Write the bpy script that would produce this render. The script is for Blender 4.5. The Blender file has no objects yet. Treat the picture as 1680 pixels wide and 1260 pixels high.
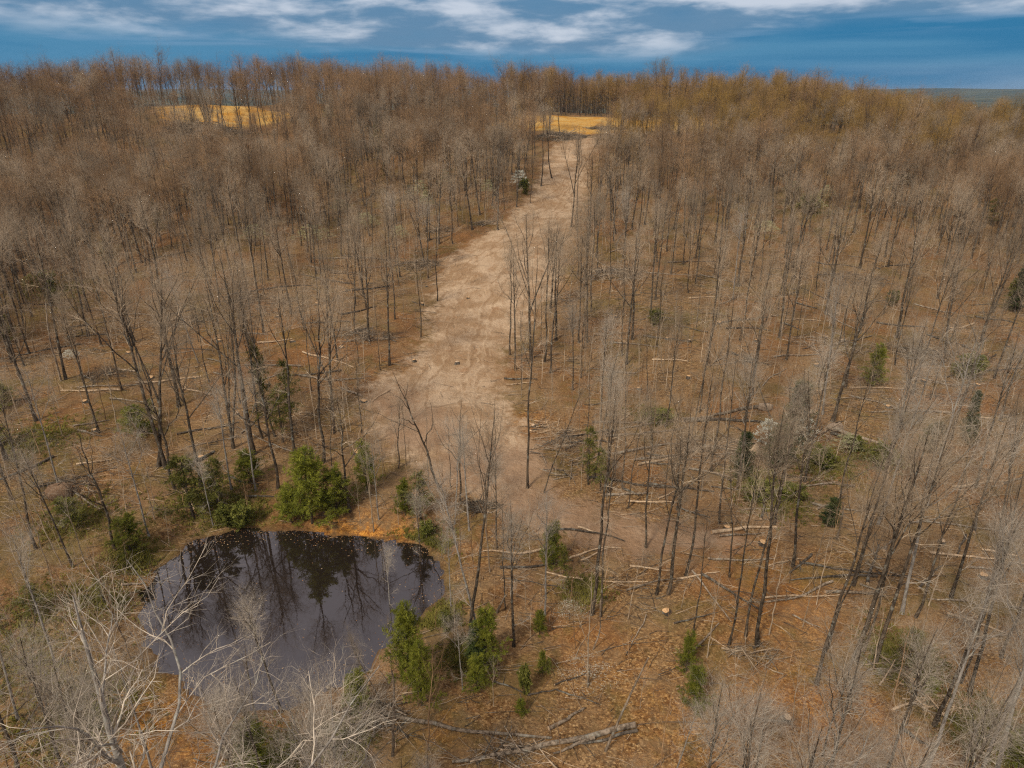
import bpy, math, random
import numpy as np

# ------------------------------------------------------------------ camera, world, sun, exposure
scene = bpy.context.scene
W, H = 1680.0, 1260.0
FPX = 1120.0
PITCH = math.radians(23.2)
CAMZ = 38.0
cd = bpy.data.cameras.new('camera'); cam = bpy.data.objects.new('camera', cd)
scene.collection.objects.link(cam)
cam.location = (0, 0, CAMZ)
cam.rotation_euler = (math.radians(90) - PITCH, 0, 0)
cd.sensor_fit = 'HORIZONTAL'; cd.sensor_width = 36.0; cd.lens = 36.0 * FPX / W
cd.clip_start = 0.5; cd.clip_end = 40000
scene.camera = cam
scene.view_settings.view_transform = 'Standard'
scene.view_settings.look = 'None'
scene.view_settings.gamma = 1.0
scene.view_settings.exposure = 0.10
cy = scene.cycles
cy.max_bounces = 5; cy.diffuse_bounces = 2; cy.glossy_bounces = 2; cy.transmission_bounces = 2
cy.volume_bounces = 0; cy.transparent_max_bounces = 8
cy.use_adaptive_sampling = False; cy.use_denoising = False; cy.pixel_filter_type = 'BLACKMAN_HARRIS'; cy.filter_width = 1.25
cy.sample_clamp_indirect = 2.0; cy.caustics_reflective = False; cy.caustics_refractive = False

SUN_EL, SUN_AZ = math.radians(46), math.radians(215)   # azimuth clockwise from +Y : behind and a little left
world = bpy.data.worlds.new('World'); scene.world = world; world.use_nodes = True

class NT:
    """tiny helper for node trees"""
    def __init__(s, nt): s.nt = nt; s.n = nt.nodes; s.l = nt.links
    def add(s, t, **kw):
        n = s.n.new(t)
        for k, v in kw.items(): setattr(n, k, v)
        return n
    def put(s, sock, v):
        if isinstance(v, bpy.types.NodeSocket): s.l.new(v, sock)
        elif v is not None:
            if isinstance(v, (tuple, list)) and len(v) == 3 and sock.type == 'RGBA': v = (*v, 1)
            sock.default_value = v
    def math(s, op, a, b=None, c=None, clamp=False):
        n = s.add('ShaderNodeMath', operation=op, use_clamp=clamp)
        s.put(n.inputs[0], a)
        if b is not None: s.put(n.inputs[1], b)
        if c is not None: s.put(n.inputs[2], c)
        return n.outputs[0]
    def vmul(s, a, b):
        n = s.add('ShaderNodeVectorMath', operation='MULTIPLY'); s.put(n.inputs[0], a); s.put(n.inputs[1], b); return n.outputs[0]
    def vadd(s, a, b):
        n = s.add('ShaderNodeVectorMath', operation='ADD'); s.put(n.inputs[0], a); s.put(n.inputs[1], b); return n.outputs[0]
    def mix(s, f, a, b, mode='MIX'):
        n = s.add('ShaderNodeMix', data_type='RGBA', blend_type=mode)
        s.put(n.inputs[0], f); s.put(n.inputs[6], a); s.put(n.inputs[7], b); return n.outputs[2]
    def noise(s, vec, scale, detail=3, rough=0.55, dist=0.0, col=False):
        n = s.add('ShaderNodeTexNoise'); s.put(n.inputs['Vector'], vec)
        n.inputs['Scale'].default_value = scale; n.inputs['Detail'].default_value = detail
        n.inputs['Roughness'].default_value = rough; n.inputs['Distortion'].default_value = dist
        return n.outputs[1 if col else 0]
    def vor(s, vec, scale, out='Color'):
        n = s.add('ShaderNodeTexVoronoi'); s.put(n.inputs['Vector'], vec); n.inputs['Scale'].default_value = scale
        return n.outputs[out]
    def ramp(s, f, lo, hi, a=0.0, b=1.0):
        n = s.add('ShaderNodeMapRange', interpolation_type='SMOOTHSTEP'); s.put(n.inputs[0], f)
        for i, v in ((1, lo), (2, hi), (3, a), (4, b)): n.inputs[i].default_value = v
        return n.outputs[0]
    def cramp(s, f, stops):
        n = s.add('ShaderNodeValToRGB'); s.put(n.inputs[0], f); e = n.color_ramp.elements
        while len(e) < len(stops): e.new(0.5)
        for el, (p, c) in zip(e, stops): el.position = p; el.color = (*c, 1)
        return n.outputs[0]
    def sep(s, v):
        n = s.add('ShaderNodeSeparateXYZ'); s.put(n.inputs[0], v); return n.outputs
    def comb(s, x, y, z):
        n = s.add('ShaderNodeCombineXYZ'); s.put(n.inputs[0], x); s.put(n.inputs[1], y); s.put(n.inputs[2], z); return n.outputs[0]

def build_world():
    t = NT(world.node_tree); t.n.clear()
    out = t.add('ShaderNodeOutputWorld')
    tc = t.add('ShaderNodeTexCoord').outputs['Generated']
    x, y, z = t.sep(tc)
    az = t.math('DIVIDE', x, t.math('MAXIMUM', y, 0.05))             # tan(azimuth)
    zc = t.math('ADD', t.math('MAXIMUM', z, 0.0), 0.06)
    p = t.comb(t.math('DIVIDE', x, zc), t.math('DIVIDE', y, zc), 0.0)  # position on a flat cloud deck
    big = t.noise(t.vmul(p, (0.34, 0.20, 1)), 1.0, 6, 0.58, 0.6)
    streak = t.noise(t.vadd(t.vmul(tc, (2.6, 2.6, 26.0)), (4.3, 1.2, 0.0)), 1.0, 4, 0.5, 0.3)
    puffs = t.noise(t.vadd(t.vmul(tc, (8.0, 8.0, 34.0)), (1.7, 0.0, 2.2)), 1.0, 7, 0.56, 0.15)
    sky = t.add('ShaderNodeTexSky'); sky.sky_type = 'NISHITA'; sky.sun_disc = False
    sky.sun_elevation = SUN_EL; sky.sun_rotation = SUN_AZ
    # the rain-blue storm sheet low down, its shade wandering
    storm = t.mix(t.ramp(streak, 0.38, 0.62), (0.002, 0.150, 0.330), (0.050, 0.215, 0.390))
    storm = t.mix(t.math('MULTIPLY', t.ramp(z, 0.03, 0.0), 0.30), storm, (0.08, 0.24, 0.42))
    # paler rain light near the horizon on the right
    rs = t.math('MULTIPLY', t.math('MULTIPLY', t.ramp(az, 0.20, 0.62), t.ramp(z, 0.040, 0.008)), t.ramp(streak, 0.25, 0.6))
    storm = t.mix(t.math('MULTIPLY', rs, 0.7), storm, (0.22, 0.33, 0.48))
    # broken white and grey cloud starting some four degrees up, lower in the middle
    mid = t.math('MULTIPLY', t.math('MULTIPLY', t.ramp(az, -0.42, -0.10), t.ramp(az, 0.40, 0.20)), 0.020)
    edge = t.math('ADD', t.math('ADD', z, mid), t.math('MULTIPLY', t.math('SUBTRACT', streak, 0.5), 0.06))
    cl = t.math('MULTIPLY', t.ramp(edge, 0.060, 0.090), t.ramp(puffs, 0.22, 0.46, 0.7, 1.0))
    white = t.mix(t.ramp(t.math('ADD', puffs, t.math('MULTIPLY', t.ramp(z, 0.085, 0.11), 0.10)), 0.44, 0.70), (0.10, 0.22, 0.37), (0.54, 0.60, 0.70))
    wisp = t.noise(t.vmul(tc, (5.0, 5.0, 90.0)), 1.0, 5, 0.55, 0.4)
    thin = t.math('MULTIPLY', t.math('MULTIPLY', t.ramp(edge, 0.050, 0.072), t.ramp(wisp, 0.50, 0.66)), 0.42)
    c1 = t.mix(thin, storm, (0.20, 0.34, 0.52))
    c1 = t.mix(cl, c1, white)
    # overcast lid overhead
    lid = t.mix(t.ramp(big, 0.35, 0.65), (0.58, 0.54, 0.56), (0.98, 0.91, 0.90))
    c2 = t.mix(t.ramp(z, 0.11, 0.30), c1, lid)
    b1 = t.add('ShaderNodeBackground'); t.put(b1.inputs[0], sky.outputs[0]); b1.inputs[1].default_value = 0.08
    b2 = t.add('ShaderNodeBackground'); t.put(b2.inputs[0], c2); b2.inputs[1].default_value = 1.0
    mx = t.add('ShaderNodeMixShader'); mx.inputs[0].default_value = 0.94
    t.l.new(b1.outputs[0], mx.inputs[1]); t.l.new(b2.outputs[0], mx.inputs[2]); t.l.new(mx.outputs[0], out.inputs[0])
build_world()

sd = bpy.data.lights.new('sun', 'SUN'); sun = bpy.data.objects.new('sun', sd); scene.collection.objects.link(sun)
sd.energy = 3.4; sd.angle = math.radians(9); sd.color = (1.0, 0.90, 0.76)
sun.rotation_euler = (math.radians(90) - SUN_EL, 0, -SUN_AZ + math.pi)
sun.location = (-40, -60, 90)

# ------------------------------------------------------------------ projection helpers
cp, sp = math.cos(PITCH), math.sin(PITCH)
def ray(px, py):
    x = (px - W / 2) / FPX; y = -(py - H / 2) / FPX
    return np.array([x, cp + y * sp, -sp + y * cp])
def project(x, y, z):
    dz = z - CAMZ
    f = y * cp - dz * sp; u = y * sp + dz * cp
    f = np.where(np.abs(f) < 1e-3, 1e-3, f)
    return W / 2 + FPX * x / f, H / 2 - FPX * u / f

# ------------------------------------------------------------------ terrain
_pd = np.array([0, 40, 60, 75, 90, 125, 150, 175, 200, 230, 260, 285, 310, 340, 420, 600, 1000, 2000, 4000, 6000, 8000, 12000.])
_pz = np.array([1.0, 0.9, 1.2, 2.0, 3.2, 6.5, 10.2, 14.5, 19, 25, 30, 33, 33.5, 32, 24, 13, 5, 0, 12, 44, 52, 30.])
_dd = np.arange(0, 700, 2.0); _zz = np.interp(_dd, _pd, _pz); _k = np.hanning(17); _k /= _k.sum()
_zs = np.convolve(np.pad(_zz, 8, mode='edge'), _k, 'valid')
def natural(x, y):
    d = np.hypot(x, y)
    z = np.where(d < 690, np.interp(d, _dd, _zs), np.interp(d, _pd, _pz))
    ta = x / np.maximum(y, 25.0)
    side = np.interp(ta, [-.95, -.69, -.42, -.15, .1, .3, .54, .69, .95], [.86, .91, .985, .945, .885, .85, .655, .49, .42])
    far = np.clip((d - 600) / 600, 0, 1)
    z = z * (side * (1 - far) + far)
    z = z - 6.5 * np.exp(-((x + 105) ** 2 + (y - 150) ** 2) / (2 * 24.0 ** 2)) - 3.0 * np.exp(-((x + 60) ** 2 / 1500 + (y - 175) ** 2 / 700))
    n = (np.sin(x * .11 + 1.3) * np.cos(y * .093 + .4) * .45 + np.sin(x * .037 - y * .051) * .7 * np.clip(d / 150, .2, 1)
         + np.sin(x * .31 + y * .23) * .12 + np.sin(x * .53 - y * .71 + 2) * .06 + np.sin(x*1.3+.7)*np.cos(y*1.1)*.035)
    n = n + np.clip((d - 75) / 80, 0, 1) * (1.1 * np.sin(x * .048 + 1) * np.cos(y * .041) + .8 * np.sin(x * .09 + y * .05) + .35 * np.sin(x * .19 - y * .13)) * np.clip((420 - d) / 150, 0, 1)
    hills = np.clip((d - 1200) / 2500, 0, 1) * (np.sin(x * .0011 + .6) * np.cos(y * .0009) * 16 + np.sin(x * .0031 + y * .0023) * 11 + np.sin(x * .0072 - y * .0013) * 5)
    return z + n + hills

def unproj_plane(pts, z0):
    r = []
    for px, py in pts:
        d = ray(px, py); t = (z0 - CAMZ) / d[2]; r.append((d[0] * t, d[1] * t))
    return np.array(r)
def smooth_poly(P, n=2):
    for _ in range(n):
        Q = np.roll(P, -1, 0); P = np.stack([.75 * P + .25 * Q, .25 * P + .75 * Q], 1).reshape(-1, 2)
    return P
def sdf_poly(x, y, P):
    x = np.asarray(x, float); y = np.asarray(y, float)
    best = np.full(x.shape, 1e18); inside = np.zeros(x.shape, bool)
    for i in range(len(P)):
        a = P[i]; b = P[(i + 1) % len(P)]; e = b - a
        t = np.clip(((x - a[0]) * e[0] + (y - a[1]) * e[1]) / (e @ e + 1e-12), 0, 1)
        best = np.minimum(best, (x - a[0] - t * e[0]) ** 2 + (y - a[1] - t * e[1]) ** 2)
        c = ((a[1] > y) != (b[1] > y)) & (x < (b[0] - a[0]) * (y - a[1]) / (b[1] - a[1] + 1e-12) + a[0])
        inside ^= c
    s = np.sqrt(best)
    return np.where(inside, -s, s)
POND = smooth_poly(unproj_plane([(236, 985), (247, 945), (290, 903), (340, 879), (400, 868), (470, 866), (545, 876), (620, 882), (690, 892), (722, 915), (733, 950),
        (722, 985), (692, 1020), (645, 1062), (610, 1095), (560, 1128), (500, 1156), (440, 1170), (370, 1168), (310, 1145), (270, 1105), (245, 1060), (232, 1015)], 0.0))
_gx = np.arange(-50, 32, .2); _gy = np.arange(4, 85, .2); _GX, _GY = np.meshgrid(_gx, _gy)
_PS = sdf_poly(_GX, _GY, POND)
def pond_sd(x, y):
    s = np.full(x.shape, 50.0); m = (x > -49) & (x < 31) & (y > 5) & (y < 84)
    if m.any():
        fx = (x[m] + 50) / .2; fy = (y[m] - 4) / .2; i = np.minimum(fx.astype(int), len(_gx) - 2); j = np.minimum(fy.astype(int), len(_gy) - 2); u = fx - i; v = fy - j
        s[m] = (_PS[j, i] * (1 - u) + _PS[j, i + 1] * u) * (1 - v) + (_PS[j + 1, i] * (1 - u) + _PS[j + 1, i + 1] * u) * v
        X = x[m]; Y = y[m]; s[m] += .26 * np.sin(X * 1.3 + Y * .7) + .22 * np.sin(X * .8 - Y * 1.9 + 1) + .10 * np.sin(X * 4.3 + Y * 3.7)
    return s
def hgt(x, y):
    x = np.asarray(x, float); y = np.asarray(y, float)
    z = natural(x, y)
    s = pond_sd(x, y)
    t = np.clip(s / 4.5, 0, 1); t = t * t * (3 - 2 * t)
    zo = 0.10 + (z - 0.10) * t
    ti = np.clip(-s / 3.0, 0, 1)
    zi = 0.10 - 1.1 * ti
    sb = np.clip((s + .35) / .5, 0, 1)
    return np.where(s > .15, zo, np.where(s < -.35, zi - .12, (-.02 * (1 - sb) + .10 * sb)))
def h1(x, y): return float(hgt(np.array([x]), np.array([y]))[0])
def hitm(pts):
    """pixels -> points on the terrain (marching along each view ray)"""
    pts = np.asarray(pts, float)
    D = np.array([ray(a, b) for a, b in pts]); D /= np.linalg.norm(D[:, :2], axis=1)[:, None]
    lo = np.full(len(D), 3.0); cur = lo.copy(); done = np.zeros(len(D), bool)
    for _ in range(420):
        nx = cur + np.maximum(.6, cur * .012)
        P = D * nx[:, None]; below = (P[:, 2] + CAMZ) < hgt(P[:, 0], P[:, 1])
        done |= below
        cur = np.where(done, cur, nx)
        if done.all(): break
    a = cur; b = cur + np.maximum(.6, cur * .012)
    for _ in range(14):
        m = .5 * (a + b); P = D * m[:, None]; below = (P[:, 2] + CAMZ) < hgt(P[:, 0], P[:, 1])
        b = np.where(below, m, b); a = np.where(below, a, m)
    P = D * b[:, None]
    return np.stack([P[:, 0], P[:, 1], hgt(P[:, 0], P[:, 1])], 1)
def hit(px, py): return hitm([(px, py)])[0]

TRACKPX = [(1003, 222), (985, 240), (978, 262), (968, 300), (962, 335), (948, 375), (935, 410), (925, 450), (905, 490), (862, 530), (836, 580), (826, 640), (845, 680), (880, 720), (902, 752), (890, 790),
    (930, 822), (1010, 850), (1110, 868), (1210, 872), (1215, 890), (1100, 905), (985, 897), (900, 868), (820, 842), (755, 812), (735, 790), (690, 770), (640, 735), (600, 690), (590, 640), (625, 615), (672, 597), (690, 560), (697, 520), (716, 490), (716, 432),
    (762, 404), (828, 366), (866, 322), (888, 288), (892, 262), (905, 240), (940, 226)]
TRACK = smooth_poly(hitm(TRACKPX)[:, :2], 2)
FIELD1 = smooth_poly(hitm([(248, 170), (330, 170), (400, 174), (482, 184), (470, 197), (420, 207), (392, 214), (350, 206), (296, 201), (255, 189)])[:, :2], 1)
FIELD1 = FIELD1 * np.minimum(1, 297 / np.hypot(FIELD1[:, 0], FIELD1[:, 1]))[:, None]
FIELD2 = smooth_poly(hitm([(876, 190), (940, 190), (1010, 194), (1100, 194), (1190, 197), (1190, 212), (1100, 216), (1012, 216), (985, 220), (925, 218), (885, 214), (800, 212), (800, 203)])[:, :2], 1)

col = scene.collection
def bulk_mesh(name, V, F, mats, mi=None, smooth=False):
    """V (n,3); F list of (m,k) index arrays"""
    me = bpy.data.meshes.new(name)
    F = [np.asarray(f, dtype=np.int32) for f in F if len(f)]
    nl = sum(f.size for f in F); nf = sum(len(f) for f in F)
    me.vertices.add(len(V)); me.vertices.foreach_set('co', np.asarray(V, np.float32).ravel())
    me.loops.add(nl); me.loops.foreach_set('vertex_index', np.concatenate([f.ravel() for f in F]))
    me.polygons.add(nf)
    tot = np.concatenate([np.full(len(f), f.shape[1], np.int32) for f in F])
    me.polygons.foreach_set('loop_start', np.concatenate([[0], np.cumsum(tot)[:-1]]).astype(np.int32))
    if mi is not None: me.polygons.foreach_set('material_index', np.concatenate([np.asarray(m, np.int32) for m in mi]))
    if smooth: me.polygons.foreach_set('use_smooth', np.ones(nf, bool))
    me.update(calc_edges=True)
    for m in (mats if isinstance(mats, (list, tuple)) else [mats]): me.materials.append(m)
    return me
def link(name, me, parent=None, loc=(0, 0, 0)):
    o = bpy.data.objects.new(name, me); col.objects.link(o); o.location = loc
    if parent: o.parent = parent
    return o
def tag(o, label=None, cat=None, group=None, kind=None):
    if label: o['label'] = label
    if cat: o['category'] = cat
    if group: o['group'] = group
    if kind: o['kind'] = kind
    return o
def empty(name, loc, rz=0.0, s=1.0):
    o = bpy.data.objects.new(name, None); col.objects.link(o); o.location = loc; o.rotation_euler = (0, 0, rz); o.scale = (s, s, s)
    o.empty_display_size = .3
    return o

# ------------------------------------------------------------------ materials
def newmat(name, rough=0.9, spec=0.2):
    m = bpy.data.materials.new(name); m.use_nodes = True
    t = NT(m.node_tree); b = t.n['Principled BSDF']
    b.inputs['Roughness'].default_value = rough; b.inputs['Specular IOR Level'].default_value = spec
    return m, t, b
def bump(t, b, h, strength, dist):
    n = t.add('ShaderNodeBump'); n.inputs['Strength'].default_value = strength; n.inputs['Distance'].default_value = dist
    t.put(n.inputs['Height'], h); t.l.new(n.outputs[0], b.inputs['Normal'])

def ground_material():
    m, t, b = newmat('ground_leaf_litter', .95, .1)
    P = t.add('ShaderNodeTexCoord').outputs['Object']
    def attr(n):
        a = t.add('ShaderNodeAttribute'); a.attribute_name = n; return a.outputs['Fac']
    big = t.noise(P, .07, 4, .6); mid = t.noise(P, .45, 5, .65); fine = t.noise(P, 2.6, 4, .7)
    leafc = t.sep(t.vor(P, 8.5)); leafc2 = t.sep(t.vor(t.vmul(P, (1, 1.7, 1)), 4.0))
    leaves = t.cramp(leafc[0], [(0.0, (.038, .024, .013)), (.28, (.115, .062, .028)), (.52, (.220, .125, .055)), (.78, (.34, .215, .110)), (1.0, (.66, .50, .30))])
    leaves2 = t.cramp(leafc2[1], [(0.0, (.095, .058, .032)), (.5, (.24, .140, .072)), (1.0, (.44, .31, .19))])
    c = t.mix(.45, leaves, leaves2)
    c = t.mix(t.ramp(t.noise(P, .30, 5, .7, .5), .46, .62, 0, .5), c, t.mix(fine, (.125, .098, .070), (.33, .262, .19)))   # weathered grey-brown leaves
    c = t.mix(t.ramp(mid, .42, .66, 0, .55), c, (.300, .205, .125))         # drier, greyer litter
    c = t.mix(t.ramp(big, .45, .62, 0, .45), c, (.26, .110, .040))          # reddish oak leaves
    c = t.mix(t.ramp(t.noise(P, .22, 5, .7, 1.0), .56, .70, 0, .50), c, (.070, .045, .026))   # damp hollows
    c = t.mix(t.ramp(fine, .60, .72, 0, .6), c, (.43, .33, .22))            # bleached leaves
    c = t.mix(t.math('MULTIPLY', t.ramp(t.noise(P, .13, 6, .72, .6), .48, .62), .55), c, (.150, .130, .048))   # olive moss and sprouting grass
    c = t.mix(t.math('MULTIPLY', t.ramp(t.noise(P, .055, 5, .7, .8), .50, .60), .45), c, (.33, .235, .155))
    c = t.mix(1.0, c, (.80, .725, .575), 'MULTIPLY')
    # green moss and grass
    g = t.math('MULTIPLY', attr('green'), t.ramp(t.noise(P, .9, 5, .7), .42, .60))
    gc = t.mix(t.ramp(fine, .4, .65), (.050, .060, .010), (.150, .140, .032))
    c = t.mix(t.math('MULTIPLY', g, .85), c, gc)
    # orange larch-like needles and wet clay by the pond
    og = t.math('MULTIPLY', attr('orange'), t.ramp(t.noise(P, .8, 5, .7), .38, .58))
    oc = t.mix(t.ramp(t.math('ADD', t.math('MULTIPLY', fine, .5), t.math('MULTIPLY', leafc[0], .5)), .3, .7), (.26, .085, .012), (.60, .27, .045))
    c = t.mix(t.math('MULTIPLY', og, .9), c, oc)
    # bare earth of the track
    dj = t.math('ADD', attr('dirt'), t.math('MULTIPLY', t.math('SUBTRACT', t.noise(P, .38, 6, .72), .5), 13.0))
    dm = t.ramp(dj, 1.4, -1.8)
    sx = t.vmul(P, (1.0, .22, 1.0))
    ruts = t.noise(sx, 1.6, 5, .62, 1.2)
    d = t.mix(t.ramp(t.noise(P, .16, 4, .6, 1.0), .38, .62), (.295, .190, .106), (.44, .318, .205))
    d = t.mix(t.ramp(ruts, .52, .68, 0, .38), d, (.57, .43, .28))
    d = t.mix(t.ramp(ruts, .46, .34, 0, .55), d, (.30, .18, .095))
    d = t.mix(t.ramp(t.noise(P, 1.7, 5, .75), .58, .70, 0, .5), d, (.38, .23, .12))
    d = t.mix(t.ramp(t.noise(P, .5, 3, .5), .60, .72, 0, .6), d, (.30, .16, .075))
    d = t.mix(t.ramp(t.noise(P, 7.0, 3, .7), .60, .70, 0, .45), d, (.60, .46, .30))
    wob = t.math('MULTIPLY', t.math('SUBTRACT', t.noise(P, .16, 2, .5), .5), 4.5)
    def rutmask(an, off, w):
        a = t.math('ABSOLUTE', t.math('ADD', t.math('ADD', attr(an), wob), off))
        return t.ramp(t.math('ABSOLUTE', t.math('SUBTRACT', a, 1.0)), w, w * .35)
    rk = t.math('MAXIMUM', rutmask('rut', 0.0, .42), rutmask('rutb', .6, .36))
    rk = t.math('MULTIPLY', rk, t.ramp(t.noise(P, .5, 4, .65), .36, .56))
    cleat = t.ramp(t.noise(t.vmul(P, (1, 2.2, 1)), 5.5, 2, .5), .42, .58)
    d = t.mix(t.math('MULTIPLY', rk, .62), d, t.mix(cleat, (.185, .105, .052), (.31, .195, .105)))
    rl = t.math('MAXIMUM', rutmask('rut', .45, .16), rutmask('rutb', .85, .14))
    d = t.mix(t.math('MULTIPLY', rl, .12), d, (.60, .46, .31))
    litter_on_dirt = t.math('MULTIPLY', t.ramp(t.noise(P, .9, 5, .7), .50, .62), t.ramp(attr('dirt'), -5.5, 0.5, .10, .85))
    dm = t.math('MULTIPLY', dm, t.math('SUBTRACT', 1.0, t.math('MULTIPLY', litter_on_dirt, .75)))
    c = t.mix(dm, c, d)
    # dry golden grass of the fields
    fj = t.math('ADD', attr('field'), t.math('MULTIPLY', t.math('SUBTRACT', t.noise(P, .25, 4, .7), .5), 6))
    fm = t.ramp(fj, 1.5, -1.5)
    fc = t.mix(t.ramp(t.noise(P, .10, 4, .65, .8), .35, .65), (.47, .225, .030), (.53, .34, .11))
    fc = t.mix(t.ramp(t.noise(t.vmul(P, (1, 3, 1)), .8, 4, .7), .55, .7, 0, .5), fc, (.36, .18, .04))
    c = t.mix(fm, c, fc)
    # wet rim of the pond
    c = t.mix(t.ramp(t.math('ADD', attr('pond'), t.math('MULTIPLY', t.noise(P, 1.2, 4, .7), 1.2)), 1.1, .3, 0, .8), c, (.095, .055, .026))
    # far woods
    c = t.mix(t.math('MULTIPLY', t.ramp(dj, 2.0, 0.0), t.ramp(attr('lower'), .15, .7, 0, .62)), c, t.mix(fine, (.19, .110, .062), (.33, .215, .135)))
    dist = t.math('POWER', t.math('ADD', t.math('MULTIPLY', t.sep(P)[0], t.sep(P)[0]), t.math('MULTIPLY', t.sep(P)[1], t.sep(P)[1])), .5)
    fw = t.mix(t.ramp(t.noise(P, .004, 6, .7), .4, .6), (.030, .042, .030), (.075, .080, .045))
    c = t.mix(t.ramp(dist, 420, 800), c, fw)
    t.put(b.inputs['Base Color'], c)
    bh = t.math('ADD', t.math('MULTIPLY', leafc[1], .5), t.math('MULTIPLY', fine, 1.4))
    bh = t.math('ADD', bh, t.math('MULTIPLY', mid, 3.0))
    bump(t, b, bh, 1.0, .14)
    return m
M_ground = ground_material()

def bark_material(name, dark, pale, lichen=.35, scale=5.0, var=.35):
    m, t, b = newmat(name, .93, .12)
    P = t.add('ShaderNodeTexCoord').outputs['Object']
    oi = t.add('ShaderNodeObjectInfo').outputs['Random']
    Q = t.vadd(t.vmul(P, (1, 1, .35)), t.comb(t.math('MULTIPLY', oi, 31.0), 0.0, 0.0))
    n1 = t.noise(Q, scale, 5, .7); n2 = t.noise(P, 1.6, 4, .65)
    c = t.mix(t.ramp(n1, .35, .65), dark, pale)
    c = t.mix(t.ramp(n2, .52, .66, 0, lichen), c, (.34, .35, .30))
    v = t.math('ADD', 1 - var / 2, t.math('MULTIPLY', oi, var))
    c = t.mix(1.0, c, t.comb(v, v, v), 'MULTIPLY')
    t.put(b.inputs['Base Color'], c)
    bump(t, b, n1, .7, .04)
    return m
M_trunk = bark_material('trunk_bark', (.024, .018, .013), (.105, .080, .056), .40)
M_trunk_pale = bark_material('pale_trunk_bark', (.12, .105, .09), (.31, .285, .25), .6)
M_twig_grey = bark_material('grey_twigs', (.200, .150, .100), (.44, .345, .240), .3, 3, .7)
M_twig_pale = bark_material('pale_twigs', (.235, .195, .150), (.50, .43, .34), .45, 3, .45)
M_twig_brown = bark_material('brown_twigs', (.165, .095, .048), (.355, .230, .125), .12, 3, .8)
M_twig_gold = bark_material('sun_gold_twigs', (.185, .110, .032), (.365, .230, .066), .15, 3, .65)  # patch of sun on the ridge crowns, put into the twig colour
M_log = bark_material('log_bark', (.085, .062, .042), (.30, .235, .17), .4, 4, .5)
M_log_dark = bark_material('dark_log_bark', (.030, .024, .019), (.105, .085, .065), .3, 4, .4)
M_log_bare = bark_material('bare_log_wood', (.27, .185, .11), (.52, .385, .25), .1, 4, .3)
M_stick = bark_material('stick_wood', (.16, .115, .075), (.40, .30, .20), .3, 2, .4)

def simple(name, c1, c2, scale=6, rough=.9, spec=.15, var=.3, transl=0):
    m, t, b = newmat(name, rough, spec)
    P = t.add('ShaderNodeTexCoord').outputs['Object']; oi = t.add('ShaderNodeObjectInfo').outputs['Random']
    c = t.mix(t.ramp(t.noise(P, scale, 4, .65), .34, .66), c1, c2)
    v = t.math('ADD', 1 - var / 2, t.math('MULTIPLY', oi, var)); c = t.mix(1.0, c, t.comb(v, v, v), 'MULTIPLY')
    t.put(b.inputs['Base Color'], c)
    if transl:
        tr = t.add('ShaderNodeBsdfTranslucent'); t.put(tr.inputs[0], c)
        mx = t.add('ShaderNodeMixShader'); mx.inputs[0].default_value = transl
        o = t.n['Material Output']; t.l.new(b.outputs[0], mx.inputs[1]); t.l.new(tr.outputs[0], mx.inputs[2]); t.l.new(mx.outputs[0], o.inputs[0])
    return m
M_cut = simple('fresh_cut_wood', (.42, .24, .11), (.64, .42, .22), 9)
M_cut_old = simple('weathered_cut_wood', (.36, .24, .14), (.58, .44, .30), 9)
M_pine = simple('pine_needles', (.105, .125, .012), (.270, .275, .032), 1.3, .7, .3, .35, .42)
M_cedar = simple('cedar_sprays', (.022, .040, .012), (.070, .092, .022), 1.3, .75, .25, .35, .2)
M_hem = simple('hemlock_needles', (.075, .080, .012), (.205, .195, .038), 1.3, .75, .25, .35, .25)
M_bush = simple('yellow_green_leaves', (.085, .100, .016), (.21, .205, .045), 1.5, .8, .2, .3, .3)
M_white = simple('white_blossom', (.60, .62, .50), (.85, .85, .76), 5, .8, .2, .15, .2)
M_cream = simple('cream_green_blossom', (.32, .32, .16), (.52, .50, .30), 5, .8, .2, .2, .2)
M_tuft = simple('olive_undergrowth', (.095, .090, .018), (.215, .190, .045), .8, .9, .1, .2, .2)
M_rock = simple('pale_rock', (.20, .145, .10), (.38, .29, .205), 3, .9, .2, .1)
M_soil = simple('root_soil', (.11, .065, .038), (.22, .14, .085), 4, .95, .1, .2)

def water_material():
    m, t, b = newmat('pond_water', .02, .5)
    P = t.add('ShaderNodeTexCoord').outputs['Object']
    b.inputs['Base Color'].default_value = (.014, .010, .008, 1)
    b.inputs['IOR'].default_value = 2.05
    b.inputs['Specular Tint'].default_value = (.98, .94, 1.0, 1)
    bump(t, b, t.noise(t.vmul(P, (1, .6, 1)), 1.4, 3, .5), .05, .05)
    return m
M_water = water_material()

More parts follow.
